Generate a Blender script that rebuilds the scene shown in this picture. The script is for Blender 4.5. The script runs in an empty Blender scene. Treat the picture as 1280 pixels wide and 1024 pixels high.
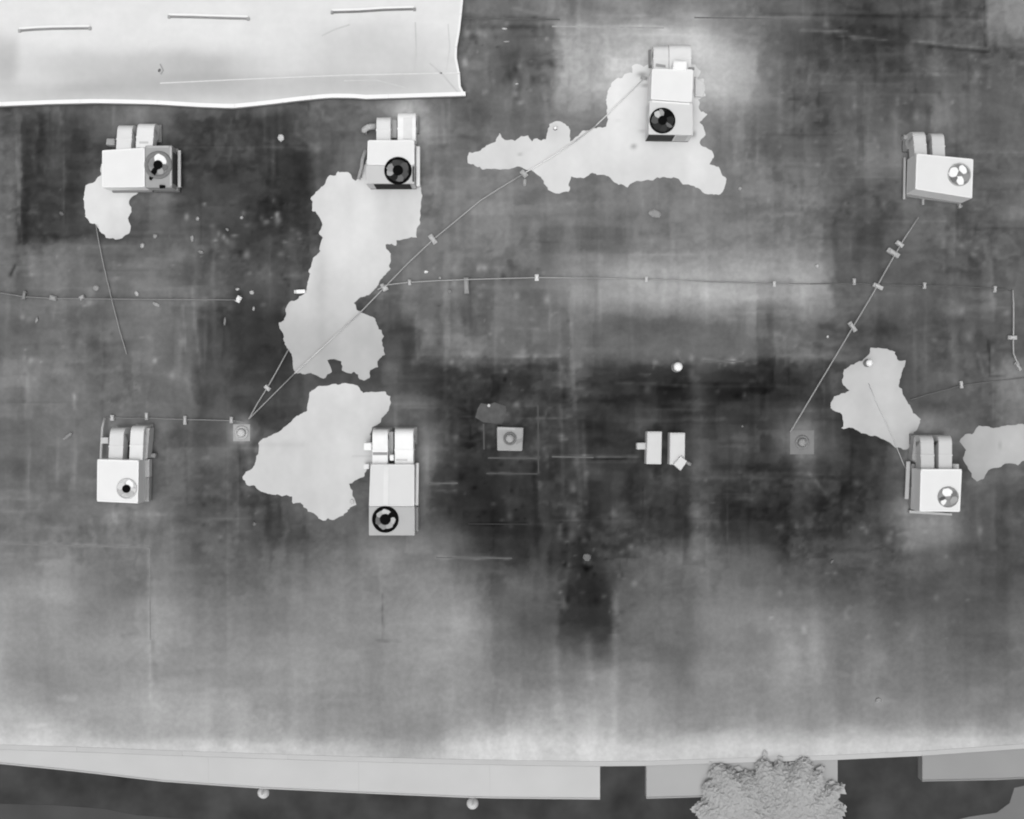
import bpy, bmesh, math, random
import numpy as np
from mathutils import Vector
from mathutils.geometry import delaunay_2d_cdt

random.seed(11)
RNG = np.random.RandomState(11)

# ------------------------------------------------------------------ camera, sky, sun, exposure
S = 0.0225            # metres on the roof per unit of the survey drawing
H = 32.3              # camera height above the roof
ROOF = 5.0            # roof height above the ground
CU, CV = 640.0, 512.0
scene = bpy.context.scene
cam_data = bpy.data.cameras.new('camera')
cam = bpy.data.objects.new('camera', cam_data)
scene.collection.objects.link(cam)
cam.location = (0, 0, ROOF + H)
cam.rotation_euler = (0, 0, 0)                      # drone camera looking straight down
cam_data.sensor_fit = 'HORIZONTAL'
cam_data.sensor_width = 36.0
cam_data.lens = 36.0 * H / (1280 * S)
cam_data.clip_end = 2000
scene.camera = cam

SUN_EL, SUN_ROT = 74.0, 200.0
world = bpy.data.worlds.new('World')
scene.world = world
world.use_nodes = True
wn = world.node_tree
wn.nodes.clear()
sky = wn.nodes.new('ShaderNodeTexSky')
sky.sky_type = 'NISHITA'
sky.sun_disc = False
sky.sun_elevation = math.radians(SUN_EL)
sky.sun_rotation = math.radians(SUN_ROT)
sky.dust_density = 6.0
bw = wn.nodes.new('ShaderNodeRGBToBW')              # one-band sensor: a grey overcast sky
bg = wn.nodes.new('ShaderNodeBackground')
bg.inputs['Strength'].default_value = 0.15
wo = wn.nodes.new('ShaderNodeOutputWorld')
wn.links.new(sky.outputs[0], bw.inputs[0])
wn.links.new(bw.outputs[0], bg.inputs['Color'])
wn.links.new(bg.outputs[0], wo.inputs['Surface'])

sun_data = bpy.data.lights.new('sun', 'SUN')
sun_data.energy = 1.0
sun_data.angle = math.radians(90)
sun = bpy.data.objects.new('sun', sun_data)
scene.collection.objects.link(sun)
sun.rotation_euler = (math.radians(90 - SUN_EL), 0, math.radians(180 - SUN_ROT))

scene.view_settings.view_transform = 'Standard'
scene.view_settings.look = 'None'
scene.view_settings.gamma = 1.0
scene.view_settings.use_curve_mapping = False
scene.view_settings.exposure = -0.16
scene.render.engine = 'CYCLES'
scene.cycles.use_denoising = True
scene.cycles.max_bounces = 5
scene.cycles.pixel_filter_type = 'BLACKMAN_HARRIS'
scene.cycles.filter_width = 2.0
LIGHT = 1.14          # what an albedo of 1 shows on a flat open surface

# ------------------------------------------------------------------ helpers
COL = scene.collection


def P(u, v, z=ROOF):
    """drawing position seen at height z -> world point"""
    k = S * (ROOF + H - z) / H
    return Vector(((u - CU) * k, -(v - CV) * k, z))


def lin(t):
    c = np.clip(np.asarray(t, dtype=float), 0, 255) / 255.0
    return np.where(c <= 0.04045, c / 12.92, ((c + 0.055) / 1.055) ** 2.4)


def alb(t):
    return np.clip(lin(t) / LIGHT, 0.004, 0.9)


MATS = {}


def gray(tone, var=0.05, scale=6.0, rough=0.9, bump=0.0, metal=0.0):
    key = (round(tone), var, scale, rough, bump)
    if key in MATS:
        return MATS[key]
    m = bpy.data.materials.new('grey_surface')
    m.use_nodes = True
    nt = m.node_tree
    b = nt.nodes['Principled BSDF']
    b.inputs['Roughness'].default_value = rough
    b.inputs['Specular IOR Level'].default_value = 0.08
    a = float(alb(tone))
    tc = nt.nodes.new('ShaderNodeTexCoord')
    n = nt.nodes.new('ShaderNodeTexNoise')
    n.inputs['Scale'].default_value = scale
    n.inputs['Detail'].default_value = 3
    nt.links.new(tc.outputs['Object'], n.inputs['Vector'])
    r = nt.nodes.new('ShaderNodeMapRange')
    r.inputs['From Min'].default_value = 0.25
    r.inputs['From Max'].default_value = 0.75
    r.inputs['To Min'].default_value = a * (1 - var)
    r.inputs['To Max'].default_value = min(0.93, a * (1 + var))
    nt.links.new(n.outputs['Fac'], r.inputs['Value'])
    nt.links.new(r.outputs['Result'], b.inputs['Base Color'])
    if bump:
        bp = nt.nodes.new('ShaderNodeBump')
        bp.inputs['Strength'].default_value = bump
        bp.inputs['Distance'].default_value = 0.02
        nt.links.new(n.outputs['Fac'], bp.inputs['Height'])
        nt.links.new(bp.outputs['Normal'], b.inputs['Normal'])
    MATS[key] = m
    return m


def tone_material(name, fine=0.10, fscale=14.0, rough=0.93):
    """membrane whose colour is stored per vertex as an attribute, with procedural grain"""
    m = bpy.data.materials.new(name)
    m.use_nodes = True
    nt = m.node_tree
    b = nt.nodes['Principled BSDF']
    b.inputs['Roughness'].default_value = rough
    b.inputs['Specular IOR Level'].default_value = 0.05
    at = nt.nodes.new('ShaderNodeAttribute')
    at.attribute_name = 'tone'
    tc = nt.nodes.new('ShaderNodeTexCoord')
    n = nt.nodes.new('ShaderNodeTexNoise')
    n.inputs['Scale'].default_value = fscale
    n.inputs['Detail'].default_value = 4
    nt.links.new(tc.outputs['Object'], n.inputs['Vector'])
    r = nt.nodes.new('ShaderNodeMapRange')
    r.inputs['From Min'].default_value = 0.3
    r.inputs['From Max'].default_value = 0.7
    r.inputs['To Min'].default_value = 1 - fine
    r.inputs['To Max'].default_value = 1 + fine
    nt.links.new(n.outputs['Fac'], r.inputs['Value'])
    mx = nt.nodes.new('ShaderNodeVectorMath')
    mx.operation = 'SCALE'
    nt.links.new(at.outputs['Color'], mx.inputs[0])
    nt.links.new(r.outputs['Result'], mx.inputs['Scale'])
    nt.links.new(mx.outputs['Vector'], b.inputs['Base Color'])
    return m


def thing(name, loc, label, cat, group=None):
    o = bpy.data.objects.new(name, None)
    o.empty_display_size = 0.2
    COL.objects.link(o)
    o.location = loc
    tag(o, label, cat, group)
    return o


def tag(o, label=None, cat=None, group=None, kind=None):
    if label:
        o['label'] = label
    if cat:
        o['category'] = cat
    if group:
        o['group'] = group
    if kind:
        o['kind'] = kind
    return o


def root_loc(o):
    v = Vector((0, 0, 0))
    while o is not None:
        v += Vector(o.location)
        o = o.parent
    return v


def build(name, verts, faces, mat, parent=None, loc=None, smooth=False, bevel=0.0):
    """verts in world space; the object sits at its parent's origin (or at loc)"""
    org = root_loc(parent) if parent is not None else Vector(loc if loc is not None else (0, 0, 0))
    me = bpy.data.meshes.new(name)
    me.from_pydata([tuple(Vector(v) - org) for v in verts], [], faces)
    if bevel or True:
        bm = bmesh.new()
        bm.from_mesh(me)
        bmesh.ops.recalc_face_normals(bm, faces=bm.faces)
        if bevel:
            bmesh.ops.bevel(bm, geom=list(bm.edges), offset=bevel, segments=2, affect='EDGES', profile=0.6)
        bm.to_mesh(me)
        bm.free()
    if smooth:
        for p in me.polygons:
            p.use_smooth = True
    me.materials.append(mat)
    o = bpy.data.objects.new(name, me)
    COL.objects.link(o)
    if parent is not None:
        o.parent = parent
    else:
        o.location = org
    return o


BOXF = [(0, 1, 2, 3), (4, 7, 6, 5), (0, 4, 5, 1), (1, 5, 6, 2), (2, 6, 7, 3), (3, 7, 4, 0)]


def quad_box(q, z0, z1, zref=None):
    """prism whose TOP outline (four drawing corners) is seen at height z1"""
    zr = z1 if zref is None else zref
    b = [P(u, v, zr) for u, v in q]
    vs = [(p.x, p.y, z0) for p in b] + [(p.x, p.y, z1) for p in b]
    return vs, BOXF


def rect(u0, v0, u1, v1):
    return [(u0, v0), (u1, v0), (u1, v1), (u0, v1)]


def prism(poly, z0, z1):
    b = [P(u, v, z1) for u, v in poly]
    n = len(b)
    vs = [(p.x, p.y, z0) for p in b] + [(p.x, p.y, z1) for p in b]
    fs = [tuple(range(n)), tuple(range(n, 2 * n))]
    for i in range(n):
        j = (i + 1) % n
        fs.append((i, j, n + j, n + i))
    return vs, fs


def tube(pts, r, seg=8):
    """tube through world points"""
    vs, fs = [], []
    n = len(pts)
    for i, p in enumerate(pts):
        d = (pts[min(i + 1, n - 1)] - pts[max(i - 1, 0)]).normalized()
        a = d.cross(Vector((0, 0, 1)))
        if a.length < 1e-4:
            a = Vector((1, 0, 0))
        a.normalize()
        b = a.cross(d).normalized()
        for k in range(seg):
            t = 2 * math.pi * k / seg
            vs.append(p + (a * math.cos(t) + b * math.sin(t)) * r)
    for i in range(n - 1):
        for k in range(seg):
            k2 = (k + 1) % seg
            fs.append((i * seg + k, i * seg + k2, (i + 1) * seg + k2, (i + 1) * seg + k))
    fs.append(tuple(range(seg)))
    fs.append(tuple((n - 1) * seg + k for k in range(seg)))
    return vs, fs


def lathe(c, prof, seg=24, cap=True):
    """profile [(r, z)] round a vertical axis through world point c"""
    vs, fs = [], []
    n = len(prof)
    for r, z in prof:
        for k in range(seg):
            t = 2 * math.pi * k / seg
            vs.append((c.x + r * math.cos(t), c.y + r * math.sin(t), c.z + z))
    for i in range(n - 1):
        for k in range(seg):
            k2 = (k + 1) % seg
            fs.append((i * seg + k, i * seg + k2, (i + 1) * seg + k2, (i + 1) * seg + k))
    if cap:
        fs.append(tuple(range(seg)))
        fs.append(tuple((n - 1) * seg + k for k in range(seg)))
    return vs, fs


def merge(*parts):
    vs, fs = [], []
    for v, f in parts:
        o = len(vs)
        vs += list(v)
        fs += [tuple(i + o for i in q) for q in f]
    return vs, fs


def strip(pts, w, z, h):
    """low ribbon of width w along drawing points, lying at height z, h thick"""
    c = [P(u, v, z + h) for u, v in pts]
    L, Rr = [], []
    n = len(c)
    for i, p in enumerate(c):
        d = c[min(i + 1, n - 1)] - c[max(i - 1, 0)]
        d.z = 0
        d.normalize()
        a = Vector((-d.y, d.x, 0)) * (w * S / 2)
        L.append(p + a)
        Rr.append(p - a)
    vs, fs = [], []
    for i in range(n):
        for q in (L[i], Rr[i]):
            vs.append((q.x, q.y, z + h))
        for q in (L[i], Rr[i]):
            vs.append((q.x, q.y, z))
    for i in range(n - 1):
        a, b = 4 * i, 4 * (i + 1)
        fs += [(a, a + 1, b + 1, b), (a, b, b + 2, a + 2), (a + 1, a + 3, b + 3, b + 1), (a + 2, b + 2, b + 3, a + 3)]
    fs += [(0, 2, 3, 1), (4 * n - 4, 4 * n - 3, 4 * n - 1, 4 * n - 2)]
    return vs, fs


# ------------------------------------------------------------------ smooth noise fields
def lattice(seed):
    return np.random.RandomState(seed).rand(257, 257)


def noise(u, v, su, sv, seed, smooth=True):
    g = lattice(seed)
    x = np.asarray(u, float) / su + 1000.37
    y = np.asarray(v, float) / sv + 1000.71
    xi = np.floor(x).astype(int)
    yi = np.floor(y).astype(int)
    fx, fy = x - xi, y - yi
    if smooth:
        fx = fx * fx * (3 - 2 * fx)
        fy = fy * fy * (3 - 2 * fy)
    a = g[yi % 256, xi % 256]
    b = g[yi % 256, xi % 256 + 1]
    c = g[yi % 256 + 1, xi % 256]
    d = g[yi % 256 + 1, xi % 256 + 1]
    return (a * (1 - fx) + b * fx) * (1 - fy) + (c * (1 - fx) + d * fx) * fy - 0.5


# tone of the roof membrane, row by row: v -> [(u, tone), ...]
ROWS = [
    (-40, [(0, 100), (560, 105), (700, 125), (900, 120), (1040, 85), (1225, 90), (1236, 135), (1280, 140)]),
    (20, [(0, 100), (580, 108), (680, 120), (704, 128), (768, 138), (832, 132), (896, 122), (950, 112), (975, 100), (1060, 85), (1085, 62), (1110, 72), (1160, 88), (1226, 85), (1236, 138), (1280, 138)]),
    (36, [(0, 100), (580, 105), (640, 100), (692, 105), (702, 150), (768, 160), (850, 150), (900, 140), (960, 100), (1024, 84), (1060, 66), (1130, 64), (1160, 92), (1226, 85), (1236, 128), (1280, 132)]),
    (70, [(0, 100), (590, 112), (640, 98), (690, 108), (705, 166), (768, 172), (832, 185), (890, 180), (940, 160), (955, 115), (1010, 72), (1060, 62), (1110, 68), (1140, 92), (1180, 92), (1240, 88), (1280, 105)]),
    (110, [(0, 96), (590, 114), (640, 102), (688, 108), (702, 162), (768, 172), (832, 185), (890, 178), (935, 165), (955, 128), (1000, 92), (1060, 96), (1120, 88), (1180, 95), (1280, 100)]),
    (136, [(0, 92), (100, 95), (200, 108), (300, 100), (400, 104), (520, 112), (590, 96), (640, 104), (690, 108), (702, 140), (760, 145), (880, 150), (930, 138), (960, 108), (1040, 96), (1120, 86), (1160, 72), (1180, 104), (1280, 94)]),
    (152, [(0, 92), (24, 92), (30, 74), (100, 80), (150, 110), (205, 108), (228, 82), (300, 72), (360, 74), (372, 98), (420, 104), (470, 110), (535, 120), (600, 92), (640, 100), (700, 116), (880, 128), (930, 124), (960, 104), (1040, 90), (1110, 92), (1160, 76), (1178, 105), (1230, 86), (1280, 95)]),
    (200, [(0, 96), (22, 95), (28, 64), (110, 66), (225, 80), (250, 72), (300, 62), (382, 64), (390, 88), (430, 98), (530, 122), (570, 108), (620, 116), (900, 128), (960, 118), (1010, 112), (1060, 106), (1120, 118), (1220, 100), (1280, 94)]),
    (262, [(0, 100), (20, 98), (26, 60), (80, 64), (105, 76), (165, 104), (205, 100), (222, 78), (300, 80), (330, 60), (380, 66), (395, 86), (520, 116), (600, 124), (660, 122), (760, 114), (840, 125), (930, 122), (980, 112), (1030, 108), (1052, 82), (1100, 82), (1130, 102), (1190, 104), (1200, 92), (1280, 94)]),
    (294, [(0, 104), (20, 102), (24, 64), (60, 66), (110, 78), (200, 88), (260, 82), (320, 60), (378, 66), (395, 80), (510, 114), (600, 122), (680, 116), (780, 116), (860, 126), (960, 114), (1030, 112), (1046, 78), (1095, 78), (1130, 98), (1198, 98), (1204, 84), (1280, 90)]),
    (305, [(0, 112), (60, 108), (130, 106), (230, 104), (300, 70), (380, 70), (395, 84), (505, 108), (560, 122), (640, 118), (700, 112), (780, 122), (860, 124), (960, 118), (1030, 116), (1046, 80), (1100, 84), (1140, 94), (1280, 90)]),
    (340, [(0, 118), (60, 112), (130, 110), (240, 106), (290, 86), (330, 86), (375, 92), (480, 96), (520, 108), (640, 102), (690, 112), (740, 136), (800, 154), (850, 162), (900, 152), (960, 148), (1034, 146), (1046, 100), (1090, 94), (1140, 92), (1210, 84), (1280, 92)]),
    (372, [(0, 116), (60, 112), (130, 110), (200, 114), (250, 104), (290, 82), (340, 88), (380, 92), (500, 92), (560, 104), (640, 104), (700, 118), (760, 144), (830, 164), (900, 172), (970, 164), (1034, 152), (1046, 98), (1150, 96), (1280, 98)]),
    (388, [(0, 112), (130, 110), (240, 106), (270, 72), (350, 76), (480, 80), (520, 94), (640, 106), (700, 112), (760, 122), (830, 136), (920, 136), (1034, 122), (1050, 92), (1280, 95)]),
    (405, [(0, 110), (120, 108), (238, 104), (262, 68), (350, 62), (478, 64), (516, 68), (524, 104), (640, 110), (740, 100), (900, 110), (1034, 96), (1090, 86), (1200, 84), (1280, 96)]),
    (445, [(0, 112), (100, 108), (236, 104), (250, 76), (340, 60), (480, 64), (516, 68), (526, 104), (600, 112), (690, 108), (720, 96), (860, 106), (960, 108), (1030, 98), (1090, 86), (1200, 86), (1280, 98)]),
    (458, [(0, 116), (100, 110), (236, 108), (250, 78), (340, 62), (480, 72), (520, 78), (560, 68), (620, 76), (690, 84), (720, 80), (800, 62), (860, 68), (875, 90), (930, 66), (1000, 58), (1030, 72), (1090, 84), (1200, 88), (1280, 108)]),
    (490, [(0, 118), (60, 114), (200, 110), (238, 108), (252, 76), (340, 72), (500, 94), (525, 90), (555, 62), (600, 66), (645, 62), (700, 88), (730, 78), (770, 58), (855, 60), (875, 88), (920, 64), (995, 54), (1020, 70), (1140, 86), (1210, 92), (1250, 108), (1280, 126)]),
    (530, [(0, 110), (80, 104), (200, 108), (238, 92), (250, 80), (300, 84), (530, 88), (548, 70), (590, 66), (620, 90), (660, 82), (700, 74), (740, 62), (790, 66), (830, 74), (872, 80), (930, 66), (975, 76), (1040, 82), (1060, 62), (1120, 84), (1210, 88), (1280, 112)]),
    (570, [(0, 106), (80, 104), (200, 104), (240, 98), (300, 90), (535, 98), (548, 66), (600, 62), (650, 74), (690, 72), (790, 66), (860, 84), (890, 76), (960, 68), (1000, 86), (1040, 72), (1085, 62), (1110, 84), (1210, 92), (1280, 98)]),
    (600, [(0, 108), (80, 106), (200, 104), (235, 94), (255, 78), (310, 80), (460, 98), (530, 92), (545, 62), (620, 62), (700, 76), (760, 74), (850, 82), (890, 82), (920, 64), (970, 58), (1020, 58), (1090, 60), (1112, 84), (1210, 96), (1280, 94)]),
    (640, [(0, 114), (80, 110), (200, 108), (240, 88), (330, 78), (370, 90), (460, 98), (530, 96), (548, 64), (620, 66), (680, 72), (760, 76), (830, 66), (868, 88), (884, 88), (910, 60), (1000, 66), (1085, 68), (1110, 92), (1150, 112), (1190, 108), (1205, 90), (1280, 92)]),
    (672, [(0, 118), (80, 118), (190, 112), (215, 120), (240, 100), (300, 86), (370, 80), (430, 82), (455, 102), (530, 108), (560, 98), (600, 78), (680, 68), (760, 74), (850, 76), (872, 92), (900, 80), (1000, 72), (1090, 84), (1140, 110), (1190, 108), (1210, 92), (1280, 92)]),
    (700, [(0, 128), (64, 132), (128, 122), (170, 116), (210, 124), (250, 106), (330, 104), (400, 110), (470, 126), (550, 122), (570, 92), (620, 84), (690, 74), (730, 64), (770, 78), (800, 98), (868, 108), (930, 92), (1000, 84), (1080, 92), (1150, 106), (1280, 94)]),
    (740, [(0, 144), (64, 144), (128, 132), (165, 118), (205, 140), (256, 122), (320, 120), (400, 132), (480, 130), (530, 142), (570, 126), (610, 104), (660, 98), (695, 92), (706, 62), (765, 66), (775, 100), (840, 104), (900, 116), (1024, 104), (1150, 100), (1280, 104)]),
    (780, [(0, 152), (50, 142), (128, 134), (195, 150), (256, 136), (320, 134), (400, 138), (480, 136), (530, 154), (580, 154), (610, 134), (640, 100), (690, 94), (704, 74), (760, 72), (774, 112), (840, 122), (900, 130), (1024, 124), (1100, 114), (1200, 106), (1280, 114)]),
    (830, [(0, 152), (50, 140), (110, 146), (160, 142), (190, 148), (256, 140), (330, 150), (400, 142), (470, 140), (540, 150), (600, 134), (640, 114), (690, 124), (740, 118), (762, 122), (772, 134), (832, 118), (896, 130), (960, 130), (1024, 132), (1090, 120), (1160, 116), (1220, 110), (1280, 118)]),
    (857, [(0, 160), (60, 142), (110, 150), (195, 156), (256, 148), (330, 150), (420, 142), (520, 142), (600, 138), (660, 128), (720, 136), (772, 144), (832, 124), (930, 132), (1040, 130), (1120, 120), (1280, 122)]),
    (880, [(0, 172), (60, 150), (110, 158), (160, 168), (270, 172), (308, 168), (318, 152), (400, 150), (480, 142), (560, 148), (640, 142), (704, 148), (768, 152), (832, 140), (960, 140), (1088, 132), (1280, 130)]),
    (905, [(0, 186), (50, 176), (110, 164), (190, 172), (256, 168), (310, 166), (384, 156), (448, 148), (512, 136), (576, 152), (640, 164), (704, 172), (768, 162), (832, 148), (900, 152), (1000, 152), (1088, 148), (1200, 150), (1280, 158)]),
    (922, [(0, 198), (60, 194), (128, 178), (256, 170), (330, 170), (384, 160), (448, 154), (512, 140), (560, 158), (610, 190), (700, 198), (750, 186), (800, 168), (840, 176), (900, 188), (1000, 186), (1088, 186), (1200, 190), (1280, 184)]),
    (936, [(0, 202), (200, 196), (384, 188), (448, 176), (512, 160), (560, 180), (600, 198), (700, 202), (760, 200), (830, 192), (900, 198), (1000, 198), (1280, 186)]),
    (960, [(0, 202), (512, 188), (700, 202), (1280, 188)]),
]
_UC = np.arange(-200, 1481, 3.0)
_VR = np.array([r[0] for r in ROWS], float)
_TAB = np.array([np.interp(_UC, [k[0] for k in r[1]], [k[1] for k in r[1]]) for r in ROWS])
# fine table by linear blending of the rows
_VF = np.arange(-40, 961, 2.0)
_ix = np.clip(np.searchsorted(_VR, _VF, side='right') - 1, 0, len(_VR) - 2)
_f = np.clip((_VF - _VR[_ix]) / (_VR[_ix + 1] - _VR[_ix]), 0, 1)[:, None]
_FINE = _TAB[_ix] * (1 - _f) + _TAB[_ix + 1] * _f

# warm halos: (u, v, ru, rv, delta)
HALOS = [
    (955, 352, 95, 30, 13), (850, 350, 70, 28, 5), (635, 690, 75, 40, -13), (735, 705, 44, 70, -10), (660, 775, 45, 34, -7), (1110, 720, 150, 60, -8), (1245, 730, 60, 80, -7), (560, 780, 50, 30, 8), (60, 760, 70, 50, 6),
    (512, 158, 22, 32, 95), (500, 138, 30, 14, 18), (455, 185, 18, 40, 10), (178, 150, 40, 22, 16), (535, 195, 14, 45, 10),
    (850, 50, 38, 26, 40), (895, 95, 26, 38, 18), (730, 90, 40, 45, 8),
    (530, 600, 22, 52, 26), (500, 532, 36, 16, 30), (490, 682, 42, 22, 12), (532, 560, 22, 22, 22),
    (832, 552, 44, 36, 20), (806, 535, 14, 14, 18), (302, 541, 15, 15, 66), (302, 541, 9, 9, 34),
    (1002, 550, 27, 27, 52), (1168, 536, 30, 14, 40), (1150, 560, 22, 30, 38), (1170, 655, 32, 24, 22), (1128, 610, 14, 42, 24),
    (1160, 155, 40, 14, 16), (1132, 180, 16, 22, 20), (1136, 222, 13, 36, 22), (155, 528, 36, 12, 14), (150, 640, 40, 14, 10),
    (205, 240, 18, 16, 22), (1262, 470, 24, 22, 18), (870, 520, 10, 120, 8), (614, 516, 20, 16, 14),
    (760, 345, 60, 26, 8), (935, 350, 22, 10, 6), (985, 810, 12, 30, 12), (1022, 800, 10, 30, 14), (1098, 822, 14, 14, 12), (1100, 875, 10, 8, 18),
]
# narrow marks: (u0, v0, u1, v1, width, delta)
LINES = [
    (640, 10, 700, 24, 3, 12), (690, 32, 830, 34, 3, 16), (580, 22, 700, 24, 5, -14), (600, 34, 680, 34, 4, -22), (870, 22, 1010, 22, 3, 14),
    (960, 18, 1230, 22, 3, -16), (1000, 38, 1060, 40, 2.5, 34), (1140, 51, 1235, 61, 2.5, 20), (1160, 58, 1236, 65, 3, -22), (1045, 44, 1110, 50, 2, 24),
    (1168, 0, 1176, 300, 8, 10), (1230, 0, 1232, 60, 2.5, -22), (1196, 240, 1197, 300, 2, -14), (1180, 90, 1198, 260, 5, 6),
    (870, 470, 872, 700, 9, 12), (868, 630, 884, 690, 8, 14), (716, 460, 726, 640, 4, 12), (700, 450, 704, 620, 3, 14), (728, 520, 732, 610, 3, 14), (600, 690, 690, 700, 22, -8), (720, 730, 724, 790, 14, -5),
    (672, 507, 673, 592, 2, 16), (608, 592, 672, 592, 2, 14), (604, 530, 605, 560, 2, 18), (610, 572, 670, 573, 2.4, 20), (640, 507, 672, 507, 2, 14),
    (650, 523, 710, 523, 2, 18), (575, 521, 600, 520, 2, 18),
    (740, 574, 784, 573, 2.5, -30), (690, 570, 800, 571, 1.8, 34), (536, 605, 572, 604, 2, 38), (545, 614, 570, 614, 2, 20), (610, 591, 640, 592, 2, 24),
    (585, 655, 660, 655, 2, -30), (545, 697, 640, 698, 2, 30), (690, 650, 800, 652, 2, 10), (640, 655, 720, 656, 2.5, 10),
    (0, 678, 60, 680, 2.5, 12), (90, 681, 188, 684, 2.5, 24), (186, 684, 188, 880, 2.5, 12), (190, 800, 196, 860, 5, -14), (478, 742, 479, 798, 2, -20), (476, 700, 476, 760, 3, 8),
    (470, 800, 500, 802, 2, -18), (232, 470, 246, 520, 5, 10), (240, 360, 252, 480, 3, 14), (228, 380, 232, 440, 2, 14),
    (60, 374, 300, 374, 4, 4), (20, 170, 26, 300, 2.5, 24), (24, 150, 26, 240, 2, 14), (368, 165, 396, 186, 4, 18), (396, 165, 398, 250, 5, 12), (370, 186, 400, 188, 4, 24),
    (770, 700, 768, 930, 6, 12), (694, 780, 696, 900, 8, 14), (734, 790, 738, 850, 7, 16), (758, 690, 770, 780, 6, 10), (712, 690, 704, 760, 4, 10),
    (690, 752, 706, 753, 2.5, 16), (1040, 470, 1042, 560, 3, 8), (1010, 590, 1034, 620, 3, 18), (980, 600, 1060, 602, 4, 10),
    (1188, 340, 1194, 480, 6, 12), (1236, 425, 1237, 470, 1.8, -24), (1236, 470, 1256, 471, 1.8, -24), (1222, 440, 1230, 470, 3, 18),
    (520, 395, 522, 450, 3, 14), (525, 452, 690, 454, 3, 8), (560, 380, 562, 440, 2, 12), (940, 330, 1030, 332, 6, 6), (876, 450, 930, 452, 3, 22), (640, 446, 700, 444, 2.5, 24),
    (700, 460, 728, 456, 6, 30), (690, 480, 730, 486, 3, 18), (770, 478, 860, 482, 3, 20), (12, 345, 20, 330, 3, -46), (16, 343, 22, 330, 2.5, 24),
    (92, 492, 94, 512, 3, 32), (66, 400, 70, 380, 3, 12), (520, 190, 524, 290, 5, 8), (553, 130, 556, 180, 3, 14), (560, 165, 600, 175, 5, -16), (990, 800, 1000, 840, 8, 8),
    (70, 872, 96, 873, 5, 14), (36, 908, 60, 906, 4, 10), (60, 860, 70, 830, 20, -6), (150, 795, 176, 792, 3, -8),
]
SPECKLE = [  # zones with bright and dark flecks: (u0, v0, u1, v1, count, lo, hi)
    (580, 20, 690, 130, 60, -30, 34), (700, 455, 740, 720, 46, -28, 32), (560, 450, 700, 660, 70, -22, 32), (960, 20, 1240, 150, 60, -24, 26),
    (230, 250, 380, 320, 46, -14, 60), (250, 300, 380, 400, 30, -20, 30), (20, 300, 240, 480, 60, -16, 30), (960, 140, 1130, 280, 60, -20, 24),
    (800, 440, 960, 500, 36, -14, 40), (520, 330, 720, 450, 50, -20, 32), (860, 600, 1120, 680, 36, -14, 32), (960, 660, 1250, 800, 30, -8, 30),
    (700, 640, 800, 780, 50, -26, 36), (250, 560, 330, 680, 26, -22, 24), (1150, 270, 1260, 480, 40, -14, 28), (0, 150, 120, 300, 20, -8, 26),
]


def blob(t, u, v, cu, cv, ru, rv, d):
    m = (np.abs(u - cu) < 2.6 * ru) & (np.abs(v - cv) < 2.6 * rv)
    t[m] += d * np.exp(-0.5 * (((u[m] - cu) / ru) ** 2 + ((v[m] - cv) / rv) ** 2) * 1.6)


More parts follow.
